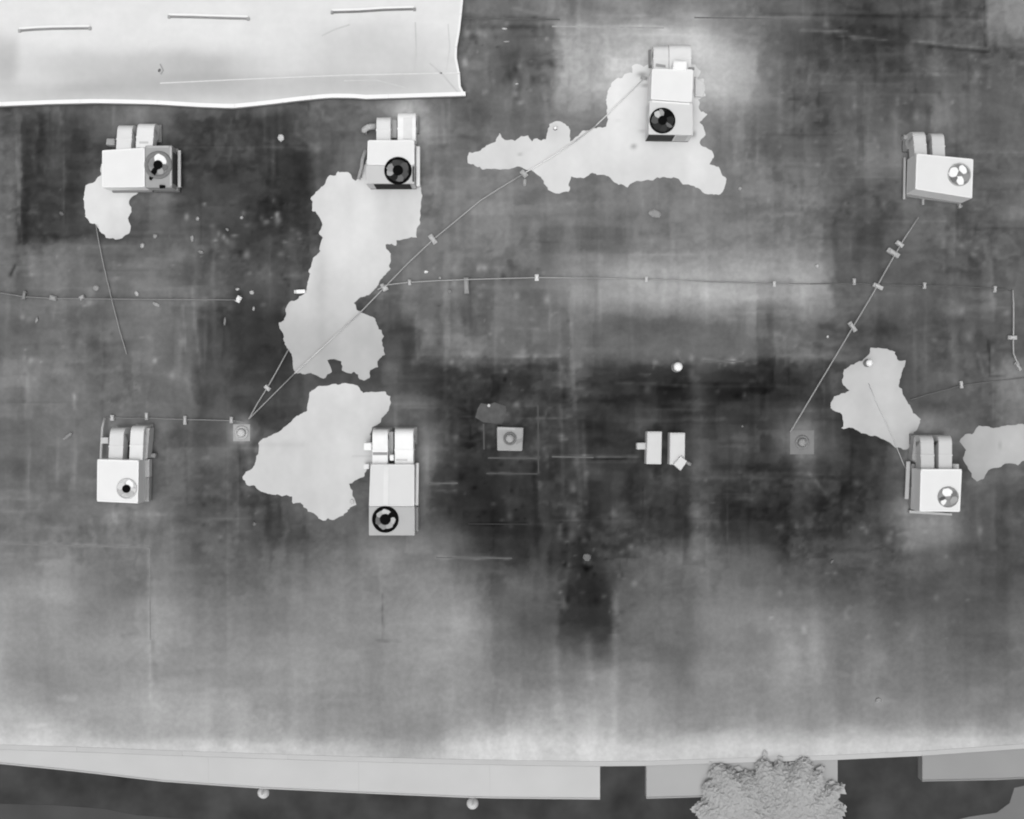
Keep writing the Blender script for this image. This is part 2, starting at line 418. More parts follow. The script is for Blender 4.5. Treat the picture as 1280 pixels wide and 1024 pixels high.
def roof_tone(u, v):
    u = np.asarray(u, float)
    v = np.asarray(v, float)
    wu = u + 8 * noise(u, v, 34, 34, 1) + 7 * noise(u, v, 7, 16, 2) + 4 * noise(u, v, 3.5, 3.5, 3)
    wv = v + 7 * noise(u, v, 40, 30, 4) + 6 * noise(u, v, 16, 7, 5) + 4 * noise(u, v, 3.5, 3.5, 6)
    x = np.clip((wu + 200) / 3.0, 0, len(_UC) - 1.001)
    y = np.clip((wv + 40) / 2.0, 0, len(_VF) - 1.001)
    xi, yi = x.astype(int), y.astype(int)
    fx, fy = x - xi, y - yi
    t = (_FINE[yi, xi] * (1 - fx) + _FINE[yi, xi + 1] * fx) * (1 - fy) + (_FINE[yi + 1, xi] * (1 - fx) + _FINE[yi + 1, xi + 1] * fx) * fy
    low = np.clip((v - 690) / 60, 0, 1)
    k = 1 - 0.55 * low
    smooth_zone = np.exp(-(((u - 900) / 130) ** 2 + ((v - 360) / 30) ** 2))
    k = k * (1 - 0.6 * smooth_zone)
    t = t + k * (12 * noise(wu, wv, 50, 36, 21) + 16 * noise(wu, wv, 40, 7, 22) * np.clip(2.4 * noise(u, v, 90, 60, 30) + 0.35, 0, 1.2)
                 + 15 * noise(wu, wv, 7, 40, 23) * np.clip(2.4 * noise(u, v, 70, 90, 31) + 0.35, 0, 1.2)
                 + 12 * noise(wu, wv, 15, 11, 24) + 15 * noise(wu, wv, 6, 5, 25) * np.clip(2 * noise(u, v, 60, 60, 33) + .6, 0.1, 1.6) + 12 * noise(wu, wv, 26, 20, 26))
    # long faint vertical bands of the deck below
    t = t + 12 * noise(wu, v, 26, 420, 27) + 8 * noise(u, v, 12, 300, 28)
    t = t - 8 * np.clip((u - 540) / 30, 0, 1) * np.clip((1100 - u) / 40, 0, 1) * np.clip((v - 455) / 12, 0, 1) * np.clip((690 - v) / 50, 0, 1)
    t = t + low * (10 * noise(wu, wv, 60, 44, 29) + 6 * noise(wu, wv, 24, 30, 32))
    # lapped sheets, patches and scuffs: soft edged rectangles and short streaks
    r = np.random.RandomState(17)
    for i in range(420):
        cu, cw = r.uniform(-150, 1430), r.uniform(-50, 930)
        a, b = r.uniform(8, 60), r.uniform(5, 34)
        if r.rand() < .4:
            a, b = b * .6, a * 1.1
        d = r.uniform(-1, 1) * (10 if cw < 700 else 5)
        if cw > 690:
            a, b = a * 1.2 + 10, b * 1.2 + 10
        e = r.uniform(1.2, 5) if cw < 690 else r.uniform(6, 20)
        m = (np.abs(u - cu) < a + 12) & (np.abs(v - cw) < b + 12)
        t[m] += d * np.clip((a - np.abs(wu[m] * .4 + u[m] * .6 - cu)) / e + .5, 0, 1) * np.clip((b - np.abs(wv[m] * .4 + v[m] * .6 - cw)) / e + .5, 0, 1)
    for i in range(900):
        cu, cw = r.uniform(-100, 1380), r.uniform(-40, 925)
        up = r.rand() < .5
        L, w = r.uniform(5, 46), r.uniform(.9, 2.4)
        d = r.uniform(-10, 14) * (1 if cw < 660 else .22)
        a, b = (w, L) if up else (L, w)
        m = (np.abs(u - cu) < 2.2 * a + 6) & (np.abs(v - cw) < 2.2 * b + 6)
        t[m] += d * np.exp(-.5 * ((wu[m] * .3 + u[m] * .7 - cu) / a) ** 2 - .5 * ((wv[m] * .3 + v[m] * .7 - cw) / b) ** 2)
    t = t - 5 * np.clip((95 - t) / 30, 0, 1) + 8 * np.clip((v - 918) / 12, 0, 1)
    for h in HALOS:
        blob(t, u, v, *h)
    for (u0, v0, u1, v1, w, d) in LINES:
        m = (u > min(u0, u1) - 3 * w - 2) & (u < max(u0, u1) + 3 * w + 2) & (v > min(v0, v1) - 3 * w - 2) & (v < max(v0, v1) + 3 * w + 2)
        if not m.any():
            continue
        du, dv = u1 - u0, v1 - v0
        L = math.hypot(du, dv)
        uu, vv = u[m] - u0, v[m] - v0
        s = (uu * du + vv * dv) / L
        q = (uu * dv - vv * du) / L + 1.5 * noise(s, s * 0 + u0, 9, 9, 40)
        e = np.clip(s / 5 + 0.5, 0, 1) * np.clip((L - s) / 5 + 0.5, 0, 1)
        t[m] += d * e * np.exp(-0.5 * (q / (w * 0.55)) ** 2) * (0.95 + 0.9 * noise(s, s * 0 + v0, 7, 7, 41))
    r = np.random.RandomState(5)
    for (u0, v0, u1, v1, n, lo, hi) in SPECKLE:
        for _ in range(n):
            cu, cv = r.uniform(u0, u1), r.uniform(v0, v1)
            a = r.uniform(1.2, 4.2)
            b = a * r.uniform(0.4, 1.6)
            blob(t, u, v, cu, cv, a, b, hi * r.uniform(.3, 1) if r.rand() < .6 else lo * r.uniform(.3, 1))
    return t


def set_tone(me, tones):
    a = alb(tones)
    at = me.attributes.new('tone', 'FLOAT_COLOR', 'POINT')
    d = np.ones((len(tones), 4), dtype=np.float32)
    d[:, 0] = d[:, 1] = d[:, 2] = a
    at.data.foreach_set('color', d.ravel())


# ------------------------------------------------------------------ the ground in front of the building
def plane(name, poly, z, mat):
    vs = [P(u, v, z) for u, v in poly]
    return build(name, vs, [tuple(range(len(vs)))], mat)


g = 300.0
ground = build('ground', [(-g, -g, 0), (g, -g, 0), (g, g, 0), (-g, g, 0)], [(0, 1, 2, 3)], gray(70, 0.5, 0.7))
tag(ground, kind='structure')
pv = build('pavement', *prism([(-900, 1004), (-100, 1003), (60, 1006), (130, 1011), (170, 1019), (260, 1026), (500, 1034), (1150, 1040), (1150, 1060), (-900, 1060)], -0.2, 0.006), gray(80, 0.25, 0.5))
tag(pv, kind='structure')
pv2 = build('path', *prism([(1176, 1030), (1212, 1021), (1246, 1016), (1262, 1004), (1268, 985), (1300, 978), (1900, 960), (1900, 1030)], -0.2, 0.008), gray(128, 0.10, 0.6))
tag(pv2, kind='structure')

# ------------------------------------------------------------------ the building
EDGE = [(-900, 880), (-300, 921), (0, 936), (100, 939), (200, 943), (320, 947), (440, 951), (560, 954), (660, 956), (750, 957), (808, 956.5), (880, 954), (960, 951.5), (1047, 949), (1153, 944), (1280, 935), (1600, 916), (2200, 870)]
OUTER = [(-900, 905), (-300, 927), (0, 955), (100, 965), (200, 977), (320, 985.5), (480, 993), (600, 998), (750, 999.5), (808, 998.5), (900, 996), (960, 993), (1047, 988), (1153, 977), (1258, 975), (1290, 973)]


def cv(curve, u):
    return float(np.interp(u, [p[0] for p in curve], [p[1] for p in curve]))


bld = thing('flat_roof_building', P(640, 956, 0), 'flat roofed commercial building seen from straight above, its roof filling the picture', 'building')
# roof sheet
uf = np.concatenate([np.arange(-900, -160, 40.0), np.arange(-160, 1442, 2.2), np.arange(1460, 2201, 40.0)])
vf = np.concatenate([np.arange(-700, -60, 40.0), np.arange(-60, 930, 2.2)])
extra = np.linspace(0, 1, 16)[1:]
U, V = np.meshgrid(uf, vf)
edge_u = np.interp(uf, [p[0] for p in EDGE], [p[1] for p in EDGE])
last = vf[-1]
tail = np.array([last + (edge_u - last) * e for e in extra])
U = np.vstack([U, np.tile(uf, (len(extra), 1))])
V = np.vstack([V, tail])
nr, nc = U.shape
T = roof_tone(U.ravel(), V.ravel())
org = np.array(root_loc(bld))
co = np.zeros((nr * nc, 3), dtype=np.float64)
co[:, 0] = (U.ravel() - CU) * S
co[:, 1] = -(V.ravel() - CV) * S
co[:, 2] = ROOF
co -= org
idx = np.arange(nr * nc).reshape(nr, nc)
quads = np.stack([idx[1:, :-1], idx[1:, 1:], idx[:-1, 1:], idx[:-1, :-1]], axis=-1).reshape(-1, 4)
me = bpy.data.meshes.new('roof')
me.vertices.add(len(co))
me.vertices.foreach_set('co', co.ravel())
me.loops.add(quads.size)
me.loops.foreach_set('vertex_index', quads.ravel())
me.polygons.add(len(quads))
me.polygons.foreach_set('loop_start', np.arange(0, quads.size, 4))
me.polygons.foreach_set('loop_total', np.full(len(quads), 4))
me.update()
set_tone(me, T)
me.materials.append(tone_material('roof_membrane', 0.07, 7.0))
roof = bpy.data.objects.new('roof', me)
COL.objects.link(roof)
roof.parent = bld
roof['label'] = 'dark mottled membrane roof with faint seams'

# lap seams of the membrane that can be made out
for pts, w, tn in [
    ([(580, 23), (700, 24.5)], 1.6, 98), ([(868, 22), (1010, 24)], 1.6, 112), ([(0, 680), (90, 682), (188, 684)], 1.8, 130),
    ([(545, 697), (640, 698)], 1.6, 106), ([(690, 571), (742, 572)], 1.6, 110), ([(536, 604.5), (572, 604)], 1.6, 106),
    ([(585, 655), (660, 655.5)], 1.6, 60), ([(690, 33), (830, 35)], 1.8, 168), ([(876, 451), (930, 452)], 1.8, 106),
    ([(672.5, 507), (673, 592)], 1.5, 86), ([(610, 572.5), (672, 573)], 1.5, 96), ([(604.5, 530), (605, 562)], 1.5, 94), ([(608, 592), (672, 592.5)], 1.5, 88),
    ([(187, 684), (188, 800)], 1.4, 136),
]:
    build('membrane_seam', *strip(pts, w, ROOF + 0.001, 0.005), gray(tn, 0.12, 9), roof)

# outer walls under the roof edge
wallmat = gray(150, 0.06, 0.8)
us = [p[0] for p in EDGE]
for a, b in zip(us[:-1], us[1:]):
    pa, pb = P(a, cv(EDGE, a)), P(b, cv(EDGE, b))
    vs = [(pa.x, pa.y + 0.02, 0), (pb.x, pb.y + 0.02, 0), (pb.x, pb.y + 0.02, ROOF - 0.003), (pa.x, pa.y + 0.02, ROOF - 0.003),
          (pa.x, pa.y + 0.3, 0), (pb.x, pb.y + 0.3, 0), (pb.x, pb.y + 0.3, ROOF - 0.003), (pa.x, pa.y + 0.3, ROOF - 0.003)]
    build('wall', vs, BOXF, wallmat, bld)
for q in (rect(-900, -700, -886, 878), rect(2186, -700, 2200, 868), rect(-884, -700, 2184, -686)):
    build('wall', *quad_box(q, 0, ROOF - 0.003, ROOF), wallmat, bld)

# metal edge coping along the front, in lengths
cuts = list(np.arange(-300, 1600, 132.0))
for a, b in zip(cuts[:-1], cuts[1:]):
    top = [(u, cv(EDGE, u) - 5.0) for u in np.linspace(a + 0.15, b - 0.15, 6)]
    bot = [(u, cv(EDGE, u) + 1.0) for u in np.linspace(b - 0.15, a + 0.15, 6)]
    build('edge_coping', *prism(top + bot, ROOF + 0.002, ROOF + 0.008), gray(196 + RNG.randint(-3, 4), 0.04, 1.5), bld)

# canopies along the front, with two gaps
ZC = ROOF - 0.05
for i, (a, b, tn) in enumerate([(-300, 750, 201), (808, 1047, 176), (1153, 1290, 158)]):
    n = max(4, int((b - a) / 40))
    kk = 1.0
    top = [(u, cv(EDGE, u) + 1.15) for u in np.linspace(a, b, n)]
    bot = [(u, cv(OUTER, u)) for u in np.linspace(b, a, n)]
    c = build('canopy', *prism(top + bot, ZC - 0.35, ZC), gray(tn, 0.05, 0.7), bld)
    # drip edge along the front and the cut ends
    line = [(u, cv(OUTER, u) - 0.7) for u in np.linspace(a, b, n)]
    build('drip_edge', *strip(line, 1.3, ZC + 0.001, 0.02), gray(tn - 4, 0.06, 2), c)
    if i == 0:
        for uj in (260, 448, 612):
            build('joint_strip', *strip([(uj, cv(EDGE, uj) + 2), (uj + 0.5, cv(OUTER, uj) - 2)], 1.0, ZC + 0.001, 0.003), gray(tn - 3, 0.05, 2), c)

# raised roof section in the upper left corner, with folded white coping
RZ = ROOF + 0.22
RB = [(-500, 140), (0, 132.5), (60, 130), (120, 128.5), (190, 130), (250, 133.5), (290, 135), (330, 131), (370, 126), (410, 122), (440, 122), (458, 123.5), (520, 121.5), (582, 119.5)]
RR = [(582, 119.5), (576, 108), (575, 92), (571, 72), (571.5, 58), (575, 38), (577, 20), (579, 0), (583, -60), (590, -400)]
poly = RB + RR[1:] + [(-500, -400)]


def dense(poly, step):
    out = []
    n = len(poly)
    for i in range(n):
        a, b = poly[i], poly[(i + 1) % n]
        L = math.hypot(b[0] - a[0], b[1] - a[1])
        k = max(1, int(L / step))
        for j in range(k):
            f = j / k
            out.append((a[0] + (b[0] - a[0]) * f, a[1] + (b[1] - a[1]) * f))
    return out


def sheet(name, outline, z, drop, tonef, mat, parent, step=4.0, loc=None, bounds=None, skirt=None):
    """flat sheet with an outline, dense inside, tone per vertex, and a skirt down to z - drop"""
    ov = [Vector(p) for p in outline]
    n = len(ov)
    u0, u1 = min(p[0] for p in outline), max(p[0] for p in outline)
    v0, v1 = min(p[1] for p in outline), max(p[1] for p in outline)
    if bounds:
        u0, v0, u1, v1 = max(u0, bounds[0]), max(v0, bounds[1]), min(u1, bounds[2]), min(v1, bounds[3])
    pts = list(ov)
    for y in np.arange(v0 + step / 2, v1, step):
        for x in np.arange(u0 + step / 2, u1, step):
            pts.append(Vector((x, y)))
    vv, ee, ff, _, _, _ = delaunay_2d_cdt(pts, [(i, (i + 1) % n) for i in range(n)], [], 1, 1e-4)
    uu = np.array([p[0] for p in vv])
    vw = np.array([p[1] for p in vv])
    t = tonef(uu, vw)
    org = root_loc(parent) if parent is not None else Vector(loc)
    verts = [P(p[0], p[1], z) - org for p in vv]
    nb = len(verts)
    # skirt from the outline
    cnt = {}
    for f in ff:
        for i in range(len(f)):
            e = (f[i], f[(i + 1) % len(f)])
            cnt[tuple(sorted(e))] = cnt.get(tuple(sorted(e)), 0) + 1
    faces = [tuple(f) for f in ff]
    low = {}
    for (a, b), c in cnt.items():
        if c == 1:
            for q in (a, b):
                if q not in low:
                    low[q] = len(verts)
                    p = verts[q]
                    verts.append(Vector((p.x, p.y, p.z - drop)))
            faces.append((a, b, low[b], low[a]))
    tt = np.concatenate([t, np.zeros(len(verts) - nb)])
    for q, i in low.items():
        tt[i] = tt[q] if skirt is None else skirt
    me = bpy.data.meshes.new(name)
    me.from_pydata(verts, [], faces)
    bm = bmesh.new()
    bm.from_mesh(me)
    bmesh.ops.recalc_face_normals(bm, faces=bm.faces)
    up = sum(f.normal.z * f.calc_area() for f in bm.faces)
    if up < 0:
        bmesh.ops.reverse_faces(bm, faces=bm.faces)
    bm.to_mesh(me)
    bm.free()
    set_tone(me, tt)
    me.materials.append(mat)
    o = bpy.data.objects.new(name, me)
    COL.objects.link(o)
    if parent is not None:
        o.parent = parent
    else:
        o.location = loc
    return o


def raised_tone(u, v):
    t = np.full(u.shape, 231.0)

    def area(cu, cv_, ru, rv, d, p=4):
        return d * np.exp(-(np.abs((u + 10 * noise(u, v, 30, 30, 51) - cu) / ru) ** p) - (np.abs((v + 8 * noise(u, v, 40, 20, 52) - cv_) / rv) ** p))
    t += area(185, 94, 140, 30, -26) + area(6, 76, 18, 34, -30) + area(255, 82, 46, 24, -10) + area(300, 112, 190, 18, -10)
    t += area(455, 70, 70, 42, -16) + area(430, 106, 140, 16, -10) + area(60, 118, 110, 12, -14) + area(455, 45, 40, 20, -6)
    t += area(530, 75, 34, 36, -8) - 7 * np.clip((v - 50) / 25, 0, 1)
    t += 4 * noise(u, v, 30, 20, 53) + 3 * noise(u, v, 40, 5, 54) + 3 * noise(u, v, 8, 8, 55) + 4 * noise(u, v, 14, 200, 56)
    return t


raised = sheet('raised_roof', dense(poly, 9), RZ, 0.2, raised_tone, tone_material('raised_membrane', 0.02, 5.0), bld, 5.0, None, (-60, -60, 600, 140), 84)
raised['label'] = 'pale raised roof section with white rim'


def piece(curve, a, b):
    """points of a polyline between two arc positions 0..1"""
    p = [Vector(q) for q in curve]
    L = [0]
    for i in range(1, len(p)):
        L.append(L[-1] + (p[i] - p[i - 1]).length)
    out = []
    for f in np.linspace(a, b, 8):
        s = f * L[-1]
        i = max(1, min(len(p) - 1, int(np.searchsorted(L, s))))
        k = (s - L[i - 1]) / max(1e-6, L[i] - L[i - 1])
        q = p[i - 1].lerp(p[i], k)
        out.append((q.x, q.y))
    return out


cut = np.concatenate([[0, 0.25], np.linspace(0.465, 1, 7)])
for a, b in zip(cut[:-1], cut[1:]):
    build('rim_coping', *strip(piece([(u, v - 2.4) for u, v in RB], a + 0.00012, b - 0.00012), 5.0, RZ + 0.002, 0.02), gray(253, 0.02, 2), raised)
cut = np.array([0, 0.055, 0.12, 0.2, 0.3, 1.0])
for a, b in zip(cut[:-1], cut[1:]):
    build('rim_coping', *strip(piece([(u - 1.6, v) for u, v in RR], a + 0.001, b - 0.001), 2.8, RZ + 0.004, 0.016), gray(246, 0.04, 2), raised)
for pts, w, tn in [
    ([(200, 104), (330, 98), (430, 94), (575, 91)], 1.3, 228), 
    ([(519, 28), (520, 60), (518, 90)], 1.6, 206), ([(537, 79), (552, 92), (564, 106), (574, 117)], 2.0, 204), ([(430, 101), (470, 100), (490, 105), (508, 110)], 1.8, 208),
    ([(402, 45), (418, 37), (437, 31)], 1.8, 206), ([(560, 30), (562, 60), (558, 88)], 1.4, 214), ([(200, 80), (204, 88), (201, 93)], 1.5, 160),
]:
    build('membrane_fold', *strip(pts, w, RZ + 0.001, 0.008), gray(tn, 0.05, 8), raised)

# ------------------------------------------------------------------ soaked patches in the roof
OUT = {
    1: [(128, 205), (126, 221), (118, 226), (108, 233), (106, 255), (108, 272), (113, 280), (120, 284), (126, 291), (132, 298), (141, 301), (152, 300), (159, 294), (162, 285), (161, 275), (163, 262), (162, 251), (167, 246), (174, 240), (176, 225), (170, 205)],
    2: [(524, 225), (527, 250), (524, 262), (525, 272), (521, 287), (519, 295), (510, 298), (497, 302), (495, 307), (481, 308), (486, 316), (489, 326), (488, 336), (484, 342), (474, 351), (470, 358), (462, 369), (448, 374), (444, 378), (448, 388), (455, 392), (470, 398), (472, 410), (477, 422), (481, 434), (482, 443), (474, 450), (472, 458), (464, 463), (462, 471), (455, 475), (448, 472), (444, 465), (436, 466), (428, 463), (424, 453), (416, 449), (411, 452), (413, 463), (409, 471), (402, 470), (394, 467), (372, 467), (367, 460), (368, 452), (361, 437), (355, 428), (351, 411), (349, 402), (356, 400), (357, 390), (364, 376), (374, 371), (385, 362), (386, 345), (389, 325), (400, 316), (402, 297), (398, 293), (402, 281), (399, 271), (391, 261), (390, 250), (394, 240), (404, 230), (414, 220), (424, 215), (436, 216), (446, 226), (452, 222), (458, 200), (475, 200), (522, 200)],
    3: [(435, 479), (444, 480), (449, 488), (455, 492), (464, 489), (478, 489), (487, 496), (488, 503), (484, 511), (482, 518), (476, 527), (473, 531), (464, 535), (463, 550), (470, 565), (466, 582), (459, 586), (455, 597), (447, 601), (437, 606), (440, 616), (443, 622), (444, 629), (438, 632), (431, 640), (429, 645), (420, 649), (404, 651), (396, 648), (391, 643), (381, 637), (375, 627), (368, 628), (364, 622), (355, 621), (345, 620), (335, 616), (325, 613), (320, 609), (311, 605), (303, 600), (306, 592), (316, 585), (319, 571), (323, 557), (327, 549), (339, 543), (352, 538), (360, 529), (373, 521), (381, 514), (384, 501), (388, 492), (398, 485), (412, 482), (424, 481)],
    4: [(583, 196), (587, 190), (600, 187), (615, 179), (622, 169), (628, 175), (640, 177), (660, 170), (665, 176), (683, 174), (685, 158), (694, 152), (706, 155), (711, 164), (713, 176), (718, 173), (728, 165), (745, 161), (757, 158), (759, 150), (757, 127), (759, 112), (766, 102), (778, 94), (790, 92), (789, 84), (795, 80), (803, 83), (814, 78), (830, 76), (868, 82), (874, 88), (874, 97), (881, 101), (881, 122), (872, 124), (874, 138), (884, 143), (876, 151), (880, 158), (882, 168), (876, 176), (877, 183), (891, 186), (893, 192), (888, 206), (898, 210), (902, 218), (908, 228), (904, 238), (900, 242), (882, 242), (872, 237), (866, 233), (855, 228), (848, 223), (828, 222), (815, 224), (795, 229), (782, 233), (772, 230), (762, 222), (750, 218), (738, 217), (729, 223), (718, 224), (715, 221), (713, 230), (712, 240), (705, 243), (697, 243), (687, 238), (679, 227), (671, 216), (658, 212), (645, 210), (630, 212), (610, 212), (592, 207), (584, 203)],
    5: [(1089, 434), (1099, 433), (1107, 436), (1118, 441), (1122, 450), (1131, 452), (1132, 459), (1127, 470), (1124, 481), (1127, 492), (1131, 497), (1136, 505), (1142, 517), (1150, 524), (1149, 532), (1142, 540), (1141, 560), (1135, 563), (1121, 560), (1112, 553), (1104, 549), (1090, 545), (1075, 540), (1062, 536), (1052, 534), (1053, 522), (1049, 514), (1041, 511), (1039, 504), (1042, 498), (1056, 492), (1060, 488), (1054, 478), (1053, 468), (1058, 458), (1066, 453), (1078, 450), (1084, 444)],
    6: [(1200, 553), (1207, 544), (1218, 540), (1223, 532), (1230, 536), (1240, 533), (1256, 534), (1268, 530), (1280, 532), (1330, 535), (1352, 556), (1330, 580), (1280, 577), (1272, 582), (1260, 579), (1248, 586), (1235, 590), (1230, 596), (1222, 602), (1215, 595), (1210, 585), (1206, 575), (1206, 563)],
}
PATCH_LABEL = {
    1: 'small pale soaked patch hanging below the rooftop unit nearest the raised roof',
    2: 'tall pale soaked patch running down from the rooftop unit beside the raised roof corner',
    3: 'broad pale soaked patch left of the unit with the white glowing ducts',
    4: 'long pale soaked patch lying around the unit at the top of the roof',
    5: 'pale soaked patch with a bright white vent at its top',
    6: 'grey soaked patch cut off by the right edge of the picture',
}


def patch_tone(i):
    def f(u, v):
        n = 5 + 12 * noise(u, v, 26, 34, 60 + i) + 5 * noise(u, v, 11, 15, 70 + i) + 3 * noise(u, v, 5, 5, 80 + i) + 4 * noise(u, v, 9, 120, 86)
        if i == 1:
            t = np.interp(v, [220, 250, 290, 302], [222, 218, 218, 200]) - 8 * np.clip((u - 150) / 12, 0, 1)
        elif i == 2:
            t = np.interp(v, [205, 240, 300, 345, 370, 400, 440, 475], [216, 214, 212, 208, 198, 190, 182, 180])
            t = t + 9 * np.exp(-((u - 445) / 30) ** 2 - ((v - 290) / 55) ** 2) - 8 * np.exp(-((u - 500) / 22) ** 2 - ((v - 285) / 30) ** 2) - 12 * np.exp(-((u - 400) / 10) ** 2 - ((v - 330) / 60) ** 2)
        elif i == 3:
            t = np.interp(v, [480, 530, 600, 650], [212, 207, 203, 200]) + 6 * np.exp(-((u - 455) / 14) ** 2 - ((v - 580) / 12) ** 2)
            t = t - 7 * np.exp(-((v - 556) / 3) ** 2) * (u < 380) - 12 * np.exp(-((v - 570.5) / 1.2) ** 2) * (u > 440)
        elif i == 4:
            t = np.interp(v, [80, 130, 180, 240], [226, 226, 219, 215]) - 8 * np.exp(-((u - 615) / 40) ** 2) - 12 * np.exp(-((u - 690) / 14) ** 2 - ((v - 165) / 10) ** 2)
            for cu, cv_, ru, rv, d in [(802, 93, 6, 3, -60), (806, 107, 5, 1.6, -60), (792, 183, 3.5, 3, -55), (867, 168, 3, 4, -60), (803, 164, 5, 2, -25), (650, 193, 3, 1.5, -40), (868, 114, 2, 3, -30), (772, 151, 4, 1, -25), (866, 135, 6, 12, -14)]:
                t = t + d * np.exp(-((u - cu) / ru) ** 2 - ((v - cv_) / rv) ** 2)
        elif i == 5:
            t = np.interp(v, [434, 470, 530, 562], [186, 194, 196, 190])
        else:
            t = np.interp(u, [1200, 1225, 1245, 1280], [168, 178, 184, 184]) - 10 * np.clip((v - 580) / 15, 0, 1) - 30 * np.exp(-((u - 1250) / 1.5) ** 2 - ((v - 557) / 5) ** 2)
        return t + n
    return f


patch_mat = tone_material('soaked_membrane', 0.015, 5.0)
for i, o_ in OUT.items():
    r = random.Random(i)
    d = dense(o_, 2.4)
    d = [(u + r.uniform(-.6, .6) + 4.2 * float(noise(u, v, 6, 6, 90)) + 3 * float(noise(u, v, 13, 13, 91)), v + r.uniform(-.6, .6) + 4.2 * float(noise(u, v, 6, 6, 92)) + 3 * float(noise(u, v, 13, 13, 93))) for u, v in d]
    cu = sum(p[0] for p in d) / len(d)
    cv_ = sum(p[1] for p in d) / len(d)
    o = sheet('soaked_patch', d, ROOF + 0.006, 0.0055, patch_tone(i), patch_mat, None, 2.2, P(cu, cv_, ROOF))
    tag(o, PATCH_LABEL[i], 'wet patch', 'soaked patches in the roof')

# ------------------------------------------------------------------ rooftop units
def duct(parent, name, u0, u1, vfar, vnear, tone_, top=0.72, thick=0.42, lean=0.0, strap=None):
    """sheet metal duct from the unit's wall (vnear) out to vfar, where it turns down into the roof"""
    zt = ROOF + top
    pts = []
    pf, pn = P((u0 + u1) / 2, vfar, zt), P((u0 + u1) / 2, vnear, zt)
    w = (u1 - u0) * S / 2 * (H - top) / H
    R = 0.20
    yf, yn = pf.y, pn.y
    prof = [(yn, zt, yn, zt - thick)]
    prof.append((yf - R, zt, yf - R, zt - thick))
    for k in range(1, 7):
        a = math.pi / 2 * k / 6
        prof.append((yf - R + R * math.sin(a), zt - R + R * math.cos(a), yf - R - 0.16 + 0.0, zt - thick))
    prof.append((yf, ROOF + 0.01, yf - 0.40, ROOF + 0.01))
    vs, fs = [], []
    L = yf - yn
    for (ya, za, yb, zb) in prof:
        for s in (-1, 1):
            vs.append((pf.x + s * w + lean * S * (ya - yn) / L, ya, za))
        for s in (-1, 1):
            vs.append((pf.x + s * w + lean * S * (yb - yn) / L, yb, zb))
    n = len(prof)
    for i in range(n - 1):
        a, b = 4 * i, 4 * (i + 1)
        fs += [(a, a + 1, b + 1, b), (a + 2, b + 2, b + 3, a + 3), (a, b, b + 2, a + 2), (a + 1, a + 3, b + 3, b + 1)]
    fs += [(0, 2, 3, 1), (4 * n - 4, 4 * n - 3, 4 * n - 1, 4 * n - 2)]
    d = build(name, vs, fs, gray(tone_, 0.03, 4), parent)
    # raised joint where two lengths of duct meet, and the curb under the drop
    ym = yn + L * 0.42
    xm = pf.x + lean * S * 0.42
    e = 0.012
    build('joint_flange', [(xm - w - e, ym - .02, zt - thick - e), (xm + w + e, ym - .02, zt - thick - e), (xm + w + e, ym + .02, zt - thick - e), (xm - w - e, ym + .02, zt - thick - e),
                           (xm - w - e, ym - .02, zt + e), (xm + w + e, ym - .02, zt + e), (xm + w + e, ym + .02, zt + e), (xm - w - e, ym + .02, zt + e)], BOXF, gray(min(250, tone_ + 3), 0.03, 5), d)
    c = Vector((pf.x + lean * S, yf - 0.2, 0))
    build('curb', [(c.x - w - .06, c.y - .25, ROOF + .002), (c.x + w + .06, c.y - .25, ROOF + .002), (c.x + w + .06, c.y + .24, ROOF + .002), (c.x - w - .06, c.y + .24, ROOF + .002),
                   (c.x - w - .06, c.y - .25, ROOF + .10), (c.x + w + .06, c.y - .25, ROOF + .10), (c.x + w + .06, c.y + .24, ROOF + .10), (c.x - w - .06, c.y + .24, ROOF + .10)], BOXF, gray(min(tone_ * 0.62, 150), 0.05, 6), d)
    if strap:
        u_, v_, w_, h_, tn = strap
        build('collar', *quad_box(rect(u_, v_, u_ + w_, v_ + h_), zt - 0.05, zt + 0.015), gray(tn, 0.05, 6), d)
    return d


